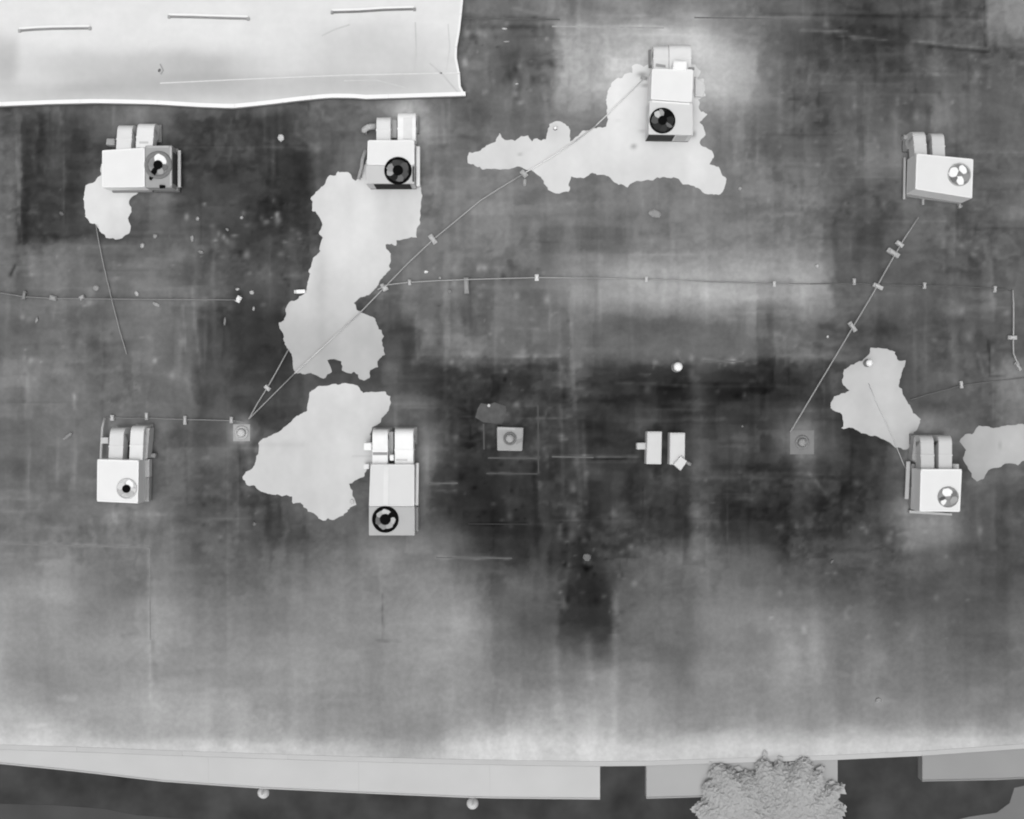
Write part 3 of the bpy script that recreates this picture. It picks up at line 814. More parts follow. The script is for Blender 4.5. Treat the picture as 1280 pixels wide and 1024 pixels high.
def fan(parent, u, v, r, z, ring, well, blades, hub, hub_r=0.3, ring_w=0.2, nb=0):
    """condenser fan: raised ring, sunken disc, blades, hub. tones for each"""
    c = P(u, v, z)
    rr = r * S
    f = build('fan', *lathe(c, [(rr * (1 - ring_w), 0.004), (rr * (1 - ring_w * .8), 0.03), (rr * (1 - ring_w * .3), 0.045), (rr, 0.03), (rr * 1.02, 0.004)], 40, False), gray(ring, 0.08, 12), parent, smooth=True)
    build('well', *lathe(c, [(rr * (1 - ring_w * 0.7), 0.003), (rr * (1 - ring_w * 0.7), 0.008)], 40), gray(well, 0.22, 9), f)
    for (ang, r0, r1, wid, tn) in blades:
        a = math.radians(ang)
        d = Vector((math.cos(a), math.sin(a), 0))
        n = Vector((-d.y, d.x, 0))
        vs, fs = [], []
        K = 6
        for k in range(K + 1):
            t = k / K
            rad = rr * (r0 + (r1 - r0) * t)
            hw = rr * wid * (0.45 + 1.1 * math.sin(math.pi * min(0.92, 0.12 + 0.8 * t))) * 0.5
            sweep = rr * 0.12 * t * t
            for s, zz in ((-1, 0.012), (1, 0.03)):
                p = c + d * rad + n * (s * hw + sweep)
                vs.append((p.x, p.y, c.z + zz))
                vs.append((p.x, p.y, c.z + zz + 0.006))
        for k in range(K):
            A, B = 4 * k, 4 * (k + 1)
            fs += [(A, A + 2, B + 2, B), (A + 1, B + 1, B + 3, A + 3), (A, B, B + 1, A + 1), (A + 2, A + 3, B + 3, B + 2)]
        fs += [(0, 1, 3, 2), (4 * K, 4 * K + 2, 4 * K + 3, 4 * K + 1)]
        build('fan_blade', vs, fs, gray(tn, 0.04, 8), f)
    if hub is not None:
        h = rr * hub_r
        build('fan_hub', *lathe(c, [(h, 0.02), (h, 0.05), (h * .8, 0.062), (h * .2, 0.066)], 20), gray(hub, 0.05, 8), f)
    return f


def louvre(parent, u0, u1, v, z0, z1, tone_, n=9):
    """coil face on the unit's front wall (the wall that faces down the picture): frame with fins"""
    a, b = P(u0, v, ROOF + UH), P(u1, v, ROOF + UH)
    y = a.y
    o = build('coil_panel', [(a.x, y - .012, z0), (b.x, y - .012, z0), (b.x, y + .01, z0), (a.x, y + .01, z0), (a.x, y - .012, z1), (b.x, y - .012, z1), (b.x, y + .01, z1), (a.x, y + .01, z1)], BOXF, gray(tone_, 0.15, 12), parent)
    for k in range(n):
        z = z0 + (z1 - z0) * (k + .5) / n
        build('fin', [(a.x + .01, y - .024, z - .008), (b.x - .01, y - .024, z - .008), (b.x - .01, y - .0125, z - .008), (a.x + .01, y - .0125, z - .008),
                      (a.x + .01, y - .024, z + .008), (b.x - .01, y - .024, z + .008), (b.x - .01, y - .0125, z + .008), (a.x + .01, y - .0125, z + .008)], BOXF, gray(tone_ + 8, 0.1, 12), o)
    return o


UH = 0.88


def casing(parent, q, tone_, name='casing', h=None, z0=None, bevel=0.022):
    h = UH if h is None else h
    return build(name, *quad_box(q, ROOF + (0.14 if z0 is None else z0), ROOF + h), gray(tone_, 0.025, 2.2), parent, bevel=bevel)


def lid_edge_halo(parent, q, tone_, h=None, w=1.5):
    """sharpening halo drawn as added bright strips round a casing top, four lengths"""
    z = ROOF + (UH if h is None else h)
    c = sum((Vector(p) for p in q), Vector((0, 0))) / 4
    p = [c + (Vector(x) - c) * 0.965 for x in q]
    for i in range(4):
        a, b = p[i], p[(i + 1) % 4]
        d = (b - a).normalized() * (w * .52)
        build('lid_edge_halo', *strip([tuple(a + d), tuple(b - d)], w, z + .0005, .006), gray(tone_, .02, 4), parent)


def base_rail(parent, q, tone_=140):
    # roof curb under the unit: outline given at casing height, set in a little
    b = [P(u, v, ROOF + UH) for u, v in q]
    c = sum(b, Vector()) / 4
    b = [c + (p - c) * 0.97 for p in b]
    vs = [(p.x, p.y, ROOF + 0.003) for p in b] + [(p.x, p.y, ROOF + 0.139) for p in b]
    return build('roof_curb', vs, BOXF, gray(tone_, 0.06, 4), parent)


def lid_seam(parent, a, b, tone_, w=1.3, z=None):
    z = ROOF + UH if z is None else z
    return build('lid_seam', *strip([a, b], w, z + 0.001, 0.012), gray(tone_, 0.03, 5), parent)


def side_rail(parent, u0, v0, u1, v1, top, tone_, w=3.0, thick=0.05):
    """upright guard strip standing beside the unit on two short feet"""
    z = ROOF + top
    o = build('side_rail', *strip([(u0, v0), ((u0 + u1) / 2, (v0 + v1) / 2), (u1, v1)], w, z - thick, thick), gray(tone_, 0.04, 5), parent)
    for (u, v) in ((u0, v0 + 1.5), (u1, v1 - 1.5)):
        build('rail_foot', *quad_box(rect(u - 1, v - 1, u + 1, v + 1), ROOF + 0.003, z - thick - .001), gray(tone_ * .7, 0.05, 5), o)
    return o


def hood(parent, q, top, tone_, name='rain_hood', z0=0.02):
    return build(name, *quad_box(q, ROOF + z0, ROOF + top), gray(tone_, 0.05, 6), parent, bevel=0.03)


def pipe_stub(parent, pts, z, r, tone_, name='conduit'):
    return build(name, *tube([P(u, v, ROOF + zz) for u, v, zz in pts], r, 8), gray(tone_, 0.05, 6), parent, smooth=True)


GRP = 'packaged rooftop units'
# A: below the raised roof, grey fan end
A = thing('rooftop_unit', P(178, 210), 'white rooftop unit with grey fan end and black streak, below the raised roof', 'rooftop unit', GRP)
qa = [(127.5, 188), (181, 184.5), (181, 234), (127.5, 234.5)]
HA = 0.58
casing(A, qa, 240, h=HA)
base_rail(A, qa)
qa2 = rect(181.5, 182, 215, 234.5)
casing(A, qa2, 168, 'condenser_section', h=HA)
base_rail(A, qa2, 110)
for pts_ in ([(213.4, 183.5), (213.4, 232)], [(184, 183.8), (211, 183.5)]):
    build('rim_trim', *strip(pts_, 2.4, ROOF + HA + .001, .012), gray(190, .04, 4), A)
fan(A, 198, 206.5, 17, ROOF + HA, 128, 150, [(62, 0.08, 0.74, 0.62, 253), (236, 0.12, 1.22, 0.27, 4), (330, 0.2, 0.7, 0.35, 118), (160, 0.2, 0.7, 0.4, 142), (285, 0.2, 0.7, 0.3, 170)], 3, 0.33, 0.3)
build('control_box', *quad_box([(199, 231), (206, 231.5), (206, 235), (199, 235.5)], ROOF + HA + .002, ROOF + HA + .07), gray(6, .05, 5), A, bevel=0.02)
side_rail(A, 224, 188, 224, 234, 0.25, 208, 3.4)
for pts_ in ([(216.5, 188), (222, 188)], [(212, 235.8), (222, 235.8)]):
    build('guard_bar', *strip(pts_, 4, ROOF + .05, .1), gray(176, .05, 5), A)
build('coil_panel', *quad_box(rect(215.5, 190, 216.4, 229), ROOF + .15, ROOF + .52), gray(85, .1, 10), A)
duct(A, 'supply_duct', 145, 163.5, 155, 188, 228, top=.54, thick=.34, lean=2)
duct(A, 'return_duct', 169.5, 190.5, 153, 184.5, 236, top=.54, thick=.34, lean=2.5, strap=(174, 177, 11, 2.5, 205))
hood(A, [(133, 173), (143, 173), (143.5, 182), (132, 181)], 0.3, 168)

# B: dark fan, beside the raised roof corner
B = thing('rooftop_unit', P(490, 205), 'white rooftop unit with black fan above the tall soaked patch', 'rooftop unit', GRP)
qb = [(459.5, 175.5), (518, 175.5), (518, 206), (458.5, 206)]
casing(B, qb, 238)
base_rail(B, qb)
qb2 = rect(457.5, 206.3, 518, 229.5)
casing(B, qb2, 206, 'condenser_section')
base_rail(B, qb2)
fan(B, 497.5, 213.5, 16.5, ROOF + UH, 14, 62, [(20, .2, .82, .5, 88), (95, .2, .8, .45, 72), (150, .2, .82, .45, 150), (185, .3, .82, .4, 175), (230, .2, .8, .4, 40), (275, .3, .82, .45, 110), (320, .2, .8, .45, 84)], 3, 0.38, 0.2)
louvre(B, 467, 512, 230, ROOF + .2, ROOF + .8, 52)
side_rail(B, 522.5, 183, 522.5, 232, 0.55, 250, 4.2, .2)
build('guard_post', *quad_box(rect(515.5, 208, 517.5, 227), ROOF + UH + .001, ROOF + UH + .03), gray(80, .1, 8), B)
duct(B, 'supply_duct', 470.5, 488, 145, 176, 232)
duct(B, 'return_duct', 497, 519.5, 139.5, 176, 251, strap=(504, 147, 11, 27, 232))
build('gap_cover', *quad_box(rect(489, 150, 496, 172), ROOF + .05, ROOF + .45), gray(188, .05, 5), B)
pipe_stub(B, [(470, 158, .3), (460, 159, .3), (456, 162, .3), (455, 164, .06)], 0, .09, 188)
build('junction_box', *quad_box(rect(454, 162, 458, 166), ROOF + .02, ROOF + .2), gray(212, .05, 6), B)
pipe_stub(B, [(457, 188, .2), (453, 200, .2), (452, 210, .15), (448, 224, .08)], 0, .05, 170)

# C: top of the roof
C = thing('rooftop_unit', P(838, 130), 'white rooftop unit with black fan at the top, inside the long soaked patch', 'rooftop unit', GRP)
qc = [(815, 86), (866.5, 87), (865, 128), (813.5, 124)]
casing(C, qc, 240, h=UH + 0.06)
base_rail(C, qc)
qc2 = [(812, 125.5), (866, 129), (866.5, 169), (810.5, 168)]
casing(C, qc2, 220, 'condenser_section')
base_rail(C, qc2, 120)
lid_seam(C, (815, 126.5), (862, 130), 247, 2.0, ROOF + UH)
fan(C, 828, 151, 15.5, ROOF + UH, 16, 44, [(118, .3, .86, .42, 205), (92, .35, .9, .24, 170), (165, .25, .86, .5, 92), (215, .2, .86, .5, 52), (265, .2, .86, .5, 60), (318, .2, .92, .18, 112), (350, .25, .86, .5, 50), (40, .3, .9, .5, 10)], 4, .36, .12)
louvre(C, 811, 844, 168.6, ROOF + .22, ROOF + .84, 66)
build('access_door', *quad_box([(846, 168.8), (860, 169.2), (860, 170), (846, 169.8)], ROOF + .25, ROOF + .8), gray(196, .05, 6), C)
duct(C, 'supply_duct', 817, 836, 55, 87, 226)
duct(C, 'return_duct', 836.6, 864, 54, 87, 233)
hood(C, [(842, 76), (859, 76.5), (858.5, 88), (841, 86.5)], 0.98, 253, 'flashing_cap', 0.8)
build('shade_lip', *quad_box([(820, 79.5), (832, 81.5), (832, 84), (820, 82.5)], ROOF + .7, ROOF + .75), gray(165, .05, 5), C)
hood(C, [(869, 95), (880, 103), (880, 121), (869, 121)], 0.12, 226, 'side_pad')
build('pipe_cap', *quad_box(rect(861, 84, 868, 87), ROOF + .7, ROOF + .76), gray(150, .05, 5), C)

# D: right, tilted
D = thing('rooftop_unit', P(1175, 220), 'pale rooftop unit with three white fan blades, slightly turned, near the upper right', 'rooftop unit', GRP)
qd = [(1145.5, 192), (1217, 199), (1215.5, 248), (1144, 236.5)]
casing(D, qd, 232)
base_rail(D, qd, 120)
fan(D, 1199, 218.5, 13.8, ROOF + UH, 176, 138, [(155, .2, .98, .62, 254), (52, .25, .82, .55, 254), (272, .15, .95, .4, 254), (210, .3, .9, .4, 120), (330, .3, .9, .5, 150)], None, .25, .1)
side_rail(D, 1131, 197, 1130.3, 249, 0.16, 182, 2.6)
duct(D, 'supply_duct', 1143.5, 1159, 163, 194, 210, lean=-2.5)
duct(D, 'return_duct', 1166, 1181.5, 165, 196, 208, lean=-1.5)
build('skid', *quad_box([(1133, 242), (1200, 252), (1200, 255), (1133, 246)], ROOF + .003, ROOF + .12), gray(142, .05, 5), D)
for u_, v_ in ((1154, 253), (1200, 257)):
    build('skid_foot', *quad_box(rect(u_ - 1.3, v_ - 4, u_ + 1.3, v_ + 3), ROOF + .003, ROOF + .1), gray(168, .05, 5), D)
build('junction_box', *quad_box(rect(1130, 169, 1138, 174), ROOF + .02, ROOF + .25), gray(176, .05, 5), D)

# E: left, below
E = thing('rooftop_unit', P(155, 590), 'white rooftop unit with small black fan hub beside the left edge', 'rooftop unit', GRP)
qe = [(121.5, 574), (173.5, 575.5), (172.5, 629.5), (121, 627)]
casing(E, qe, 240)
base_rail(E, qe, 120)
build('side_panel', *quad_box([(173.9, 577), (186.5, 574), (186.5, 596.5), (173.9, 597)], ROOF + .05, ROOF + .30), gray(206, .04, 4), E)
build('side_panel', *quad_box([(173.9, 597.6), (186.5, 597), (186, 627), (173.9, 627)], ROOF + .05, ROOF + .28), gray(172, .04, 4), E)
fan(E, 158.5, 611, 12.5, ROOF + UH, 216, 205, [(50, .25, .85, .55, 254), (150, .3, .9, .5, 222), (200, .3, .9, .45, 190), (300, .3, .9, .5, 190), (340, .3, .9, .4, 214)], 2, .4, .14)
duct(E, 'supply_duct', 135.5, 153, 535, 575, 224, lean=2)
duct(E, 'return_duct', 161.5, 178, 532.5, 575, 234, lean=2)
build('insulation_wrap', *quad_box([(178.2, 536), (187, 535), (184, 573), (177, 573)], ROOF + .1, ROOF + .5), gray(196, .05, 5), E)
pipe_stub(E, [(126, 574, .25), (127, 552, .25), (128, 535, .25), (131, 523, .16)], 0, .035, 190)
build('pipe_clamp', *quad_box(rect(126, 547, 135, 554.5), ROOF + .1, ROOF + .33), gray(208, .05, 5), E)
build('junction_box', *quad_box(rect(188, 567, 194, 572), ROOF + .02, ROOF + .2), gray(160, .05, 5), E)

# F: white hot ducts, black ring fan
F = thing('rooftop_unit', P(490, 610), 'pale rooftop unit with black ring fan and white ducts, right of the broad soaked patch', 'rooftop unit', GRP)
qf = [(463, 580.5), (518, 580.5), (518, 633), (461, 633)]
casing(F, qf, 224)
base_rail(F, qf)
qf2 = rect(461, 633.3, 518.5, 669.5)
casing(F, qf2, 188, 'condenser_section')
base_rail(F, qf2)
lid_seam(F, (483, 583), (482, 631), 232, 6)
fan(F, 481.7, 649.3, 16, ROOF + UH, 5, 150, [(28, .3, .85, .34, 4), (75, .3, .74, .5, 205), (125, .3, .74, .45, 180), (180, .25, .74, .5, 112), (235, .3, .74, .5, 150), (290, .3, .74, .5, 176), (335, .3, .74, .5, 190)], 3, .42, .3)
side_rail(F, 521.8, 579, 521, 632, 0.5, 247, 3.0, .2)
build('lower_rail', *quad_box(rect(519.3, 634, 522.5, 664), ROOF + .05, ROOF + .45), gray(176, .05, 5), F)
duct(F, 'supply_duct', 465.5, 484.5, 537, 582, 251, strap=(466, 565.5, 18, 3.5, 160))
duct(F, 'return_duct', 493.5, 516.5, 536, 582, 254, strap=(495, 574, 14, 2.2, 214))
build('gap_cover', *quad_box(rect(485.5, 540, 491.5, 572), ROOF + .05, ROOF + .4), gray(198, .05, 5), F)
hood(F, rect(454.5, 553.5, 464.5, 563), 0.5, 250)
hood(F, rect(454.5, 580, 461.5, 586.5), 0.3, 240, 'junction_box')
hood(F, rect(487, 568.5, 492, 576), 0.8, 250, 'cable_gland', .5)

# H: lower right
Hh = thing('rooftop_unit', P(1170, 600), 'pale rooftop unit with one large white fan spot between two soaked patches', 'rooftop unit', GRP)
qh = [(1151, 586.5), (1202.5, 586.5), (1200, 640), (1149.5, 639.5)]
casing(Hh, qh, 235)
base_rail(Hh, qh, 130)
fan(Hh, 1185, 621.5, 12.6, ROOF + UH, 160, 150, [(97, .1, .85, .66, 254), (222, .35, 1.0, .3, 252), (190, .3, .9, .22, 96), (330, .3, .9, .5, 168), (20, .3, .9, .3, 124)], None, .2, .1)
side_rail(Hh, 1135.5, 577, 1133.5, 624, 0.2, 192, 4.6)
build('skid', *quad_box([(1137, 638), (1190, 642), (1190, 644.5), (1137, 641.5)], ROOF + .003, ROOF + .15), gray(186, .05, 5), Hh)
build('side_panel', *quad_box([(1139.5, 580), (1147.5, 580), (1147.5, 636), (1139.5, 636)], ROOF + .003, ROOF + .2), gray(158, .05, 4), Hh)
duct(Hh, 'supply_duct', 1151.5, 1168, 544.5, 587, 204, lean=-1)
duct(Hh, 'return_duct', 1173.5, 1190, 544.5, 587, 210)
build('insulation_wrap', *quad_box([(1143, 545), (1150, 545), (1150.5, 582), (1140, 574)], ROOF + .02, ROOF + .35), gray(170, .05, 5), Hh)
hood(Hh, rect(1191, 580, 1199, 588), .5, 206, 'junction_box')

lid_edge_halo(A, qa, 251, HA)
lid_edge_halo(B, qb, 247)
lid_edge_halo(C, qc, 247, UH + .06)
lid_edge_halo(D, qd, 244)
lid_edge_halo(E, qe, 251)
lid_edge_halo(F, qf, 230)
lid_edge_halo(Hh, qh, 248)

# G: pair of capped duct stubs with no unit
def stub(q, tone_, label, extra=None):
    cu = sum(p[0] for p in q) / 4
    cv_ = sum(p[1] for p in q) / 4
    t = thing('duct_stub', P(cu, cv_), label, 'duct', 'capped duct stubs')
    build('stub_body', *quad_box(q, ROOF + .004, ROOF + .5), gray(tone_, .03, 4), t, bevel=0.02)
    c = Vector((cu, cv_))
    cap = [tuple(c + (Vector(p) - c) * Vector((0.0, 0.0)).length + (Vector(p) - c) * 0.90) for p in q]
    build('cap_sheet', *quad_box(cap, ROOF + .501, ROOF + .515), gray(tone_ + 4, .03, 4), t)
    return t


g1 = stub([(809, 539.5), (827.5, 539.5), (826.8, 580.5), (807.8, 580.2)], 214, 'white capped duct stub with a small hood on its left side')
hood(g1, rect(796, 553.5, 808, 562), 0.3, 210)
g2 = stub([(837.5, 541), (856.5, 541), (856, 581), (837, 581)], 216, 'white capped duct stub with a turned square box at its foot')
build('square_box', *quad_box([(851, 570.5), (859, 576.5), (851, 588.5), (842, 580.5)], ROOF + .3, ROOF + .62), gray(224, .03, 4), g2, bevel=0.015)
pipe_stub(g2, [(858, 578, .4), (862, 580, .38), (863, 581, .05)], 0, .05, 150)

# ------------------------------------------------------------------ roof vent, drains
vt = thing('roof_vent', P(638, 549), 'light square vent curb with a round cap in the middle of the roof', 'roof vent')
build('curb', *quad_box([(621, 533.5), (654.5, 534.5), (653, 564), (621.5, 563.5)], ROOF + .004, ROOF + .28), gray(168, .08, 4), vt, bevel=0.04)
build('curb_patch', *quad_box([(622.5, 534), (644, 534.8), (643.5, 537.5), (622.5, 537)], ROOF + .281, ROOF + .286), gray(184, .05, 5), vt)
c0 = P(637.3, 548.3, ROOF + .28)
build('collar', *lathe(c0, [(.185, .002), (.185, .03), (.13, .035), (.12, .004)], 28, False), gray(122, .08, 8), vt, smooth=True)
build('cap', *lathe(c0, [(.115, .004), (.115, .05), (.09, .085), (.03, .1)], 24), gray(172, .05, 8), vt, smooth=True)
build('flashing', *quad_box([(645, 550), (653.4, 547.5), (653, 552), (645, 556)], ROOF + .281, ROOF + .285), gray(150, .05, 5), vt)


def drain(u, v, r, label, pad, tone_):
    t = thing('roof_drain', P(u, v), label, 'roof drain', 'roof drains')
    build('sump_pad', *quad_box(rect(u - r, v - r, u + r, v + r), ROOF + .002, ROOF + .012), gray(pad, .08, 5), t)
    c = P(u, v, ROOF + .012)
    build('clamp_ring', *lathe(c, [(.20, .001), (.20, .02), (.13, .025), (.12, .003)], 26, False), gray(tone_ - 14, .06, 6), t, smooth=True)
    build('strainer', *lathe(c, [(.115, .003), (.115, .06), (.08, .1), (.02, .115)], 20), gray(tone_ + 10, .06, 8), t, smooth=True)
    return t


drain(302, 541, 10.5, 'pale roof drain where three pipes meet, left of the broad soaked patch', 172, 196)
drain(1002.5, 553, 15, 'grey square roof drain pad at the foot of the long diagonal pipe', 134, 146)

mp = build('membrane_patch', *prism([(594, 522), (597, 511), (601, 504), (611, 506), (618, 503), (632, 508), (633, 512), (630, 526), (627, 531), (614, 529), (604, 528)], ROOF + .001, ROOF + .006), gray(94, .2, 5), loc=P(613, 516))
tag(mp, 'light torn membrane patch at the upper left of the square vent', 'membrane patch')

# ------------------------------------------------------------------ pipes on blocks
def pipe(name, pts, label, tone_, r=0.026, z=0.16, blocks=(), cat='pipe'):
    """blocks: (u, v, along, across, angle offset, tone)"""
    mid = pts[len(pts) // 2]
    t = thing(name, P(mid[0], mid[1]), label, cat, 'pipes across the roof')
    # smooth sampling
    p = [P(u, v, ROOF + z) for u, v in pts]
    lens = [(0, len(p) - 1, tone_)] if isinstance(tone_, int) else tone_
    for (i0, i1, tn) in lens:
        build('pipe_run', *tube(p[i0:i1 + 1], r * .85, 8), gray(tn, .05, 3), t, smooth=True)
    for (u, v, la, lc, ang, tn) in blocks:
        # direction of the run at the block
        best, d = 1e9, Vector((1, 0))
        for a, b in zip(pts[:-1], pts[1:]):
            av, bv = Vector(a), Vector(b)
            m = (av + bv) / 2
            s = max(0, min(1, (Vector((u, v)) - av).dot(bv - av) / max(1e-6, (bv - av).length_squared)))
            q = (av.lerp(bv, s) - Vector((u, v))).length
            if q < best:
                best, d = q, (bv - av).normalized()
        a = math.atan2(d.y, d.x) + math.radians(ang)
        d = Vector((math.cos(a), math.sin(a)))
        n = Vector((-d.y, d.x))
        c = Vector((u, v))
        q = [c - d * la / 2 - n * lc / 2, c + d * la / 2 - n * lc / 2, c + d * la / 2 + n * lc / 2, c - d * la / 2 + n * lc / 2]
        b = build('support_block', *quad_box([tuple(x) for x in q], ROOF + .003, ROOF + z - r + .01), gray(tn, .06, 9), t, bevel=0.012)
        q = [c - d * la * .3 - n * lc * .28, c + d * la * .3 - n * lc * .28, c + d * la * .3 + n * lc * .28, c - d * la * .3 + n * lc * .28]
        build('clamp', *quad_box([tuple(x) for x in q], ROOF + z - r + .011, ROOF + z + r + .012), gray(min(240, tn + 8), .05, 9), b)
    return t


pipe('gas_pipe', [(312, 523), (340, 495), (368, 467), (410, 428), (450, 391), (480, 360), (510, 329), (542, 299), (570, 276), (600, 251), (630, 232), (655, 217), (690, 196), (720, 176), (745, 157), (775, 128), (806, 97)],
     'long curved grey pipe climbing from the left drain to the top rooftop unit', [(0, 2, 168), (2, 4, 214), (4, 11, 184), (11, 13, 238), (13, 14, 190), (14, 16, 228)], .0175, .07,
     [(541, 299, 6, 13, 8, 186), (481, 360, 7, 7, 20, 196), (655, 217, 6, 10, -12, 176), (805, 97, 8, 4, 60, 170)])
pipe('gas_pipe', [(311, 524), (322, 504), (334, 485), (347, 462), (360, 438)], 'short grey pipe running from the left drain up under the tall soaked patch', 170, .020, .09,
     [(334, 485, 5, 8, 10, 196)])
pipe('gas_pipe', [(-60, 363), (0, 366), (30, 371), (66, 373), (150, 374), (240, 374.5), (298, 375)], 'thin grey pipe along the left side of the roof, ending at a white block', 142, .018, .08,
     [(66, 372.5, 9, 6, 10, 156), (102, 372, 7, 5, -30, 172), (30, 369, 4, 10, 0, 138), (298, 374, 8, 6, -60, 238)])
pipe('gas_pipe', [(472, 362), (485, 356), (510, 353), (545, 351), (583, 349.5), (670, 347), (740, 347.5), (808, 349), (880, 352), (968, 355), (1012, 355)], 'level grey pipe running right from the curved pipe across the middle', [(0, 6, 176), (6, 7, 166), (7, 8, 168), (8, 10, 150)], .018, .09,
     [(478, 357, 5, 5, 0, 176), (512, 353, 4, 7, 0, 188), (583, 357, 6, 20, 0, 152), (671, 347, 5, 8, 0, 224), (808, 349, 4, 7, 0, 204), (968, 355, 4, 7, 0, 200)])
pipe('gas_pipe', [(1012, 355), (1068, 354), (1110, 356), (1156, 357), (1200, 358), (1244, 361), (1266, 363)], 'faint thin pipe crossing behind the diagonal pipe on the right', 106, .015, .08,
     [(1068, 352, 4, 8, 0, 178), (1156, 357, 4, 8, 0, 180), (1244, 361.5, 4, 8, 0, 180)])
pipe('gas_pipe', [(1266, 363), (1267, 380), (1267, 410), (1266.5, 430), (1267, 442), (1270, 450), (1274, 456)], 'short upright pipe with a cross block beside the right edge', 182, .023, .10,
     [(1266, 422, 5, 11, 0, 186), (1273, 458, 12, 4, 0, 170)])
pipe('gas_pipe', [(120, 281), (123, 300), (130, 334), (140, 376), (150, 415), (158.5, 443)], 'thin grey pipe slanting down from the small soaked patch', 162, .016, .06, [])
pipe('gas_pipe', [(988, 540), (1010, 503), (1034, 463), (1062, 416), (1090, 369), (1112, 330), (1130, 299), (1148, 272)], 'straight diagonal grey pipe on four cross blocks at the right', 168, .022, .11,
     [(1066, 408.5, 5, 14, 24, 176), (1098, 358, 5, 13, -4, 190), (1117, 316, 6, 17, 2, 176), (1125, 305, 5, 10, 6, 192)])
pipe('gas_pipe', [(132, 522), (160, 523), (190, 523), (231, 524.5), (260, 525), (290, 526), (304, 527)], 'thin level pipe behind the left rooftop unit toward the drain', 148, .014, .08,
     [(140, 522.5, 5, 7, 0, 198), (183, 520.5, 4, 9, 0, 200), (231, 525.5, 4, 11, 0, 184), (289, 525, 4, 8, 0, 182)])
pipe('gas_pipe', [(1138, 500), (1160, 493), (1180, 488), (1201, 482), (1240, 477), (1300, 470)], 'very faint pipe running right from the soaked patch with the vent', 116, .013, .06, [(1202, 481, 4, 9, 0, 190)])
pipe('cable', [(1086, 480), (1094, 500), (1106, 525), (1118, 552), (1128, 577), (1132, 586)], 'pale cable from the soaked patch to the lower right unit', 208, .011, .03, [], 'cable')

# ------------------------------------------------------------------ small fittings and scraps on the roof
def mushroom(u, v, r, h, tone_, label):
    t = thing('vent_pipe', P(u, v), label, 'vent', 'small vent caps')
    c = P(u, v, ROOF)
    build('pipe', *lathe(c, [(r * .5, .003), (r * .5, h * .7)], 14), gray(tone_ * .8, .05, 6), t, smooth=True)
    build('cap', *lathe(c, [(r, h * .71), (r, h * .85), (r * .7, h), (r * .2, h * 1.05)], 18), gray(tone_, .03, 6), t, smooth=True)
    build('flange', *lathe(c, [(r * 1.2, .0095), (r * 1.1, .02), (r * .55, .03)], 18), gray(tone_ * .5, .05, 6), t)
    return t


mushroom(845.5, 459, .125, .4, 254, 'bright white vent cap in the dark strip right of centre')
mushroom(1083.5, 454, .095, .3, 254, 'bright white vent cap at the top of the right soaked patch')
mushroom(694, 161, .045, .12, 252, 'tiny white vent cap on the upper bump of the long soaked patch')


def scrap(u, v, w, h, ang, tone_, label, z=0.05, name='scrap', cat='debris'):
    r = random.Random(int(u * 7 + v * 13))
    n = 7
    a0 = math.radians(ang)
    poly = []
    for k in range(n):
        t = 2 * math.pi * k / n
        rr = r.uniform(.75, 1.1)
        x, y = math.cos(t) * w / 2 * rr, math.sin(t) * h / 2 * rr
        poly.append((u + x * math.cos(a0) - y * math.sin(a0), v + x * math.sin(a0) + y * math.cos(a0)))
    base = [P(x, y, ROOF + .01) for x, y in poly]
    top = [P(u + (x - u) * .72, v + (y - v) * .72, ROOF + z * r.uniform(.6, 1)) for x, y in poly]
    vs = [Vector((p.x, p.y, ROOF + .008)) for p in base] + top
    fs = [tuple(range(n)), tuple(range(n, 2 * n))] + [(i, (i + 1) % n, n + (i + 1) % n, n + i) for i in range(n)]
    o = build(name, vs, fs, gray(tone_, .08, 14), loc=P(u, v))
    return tag(o, label, cat, 'scraps lying on the roof')


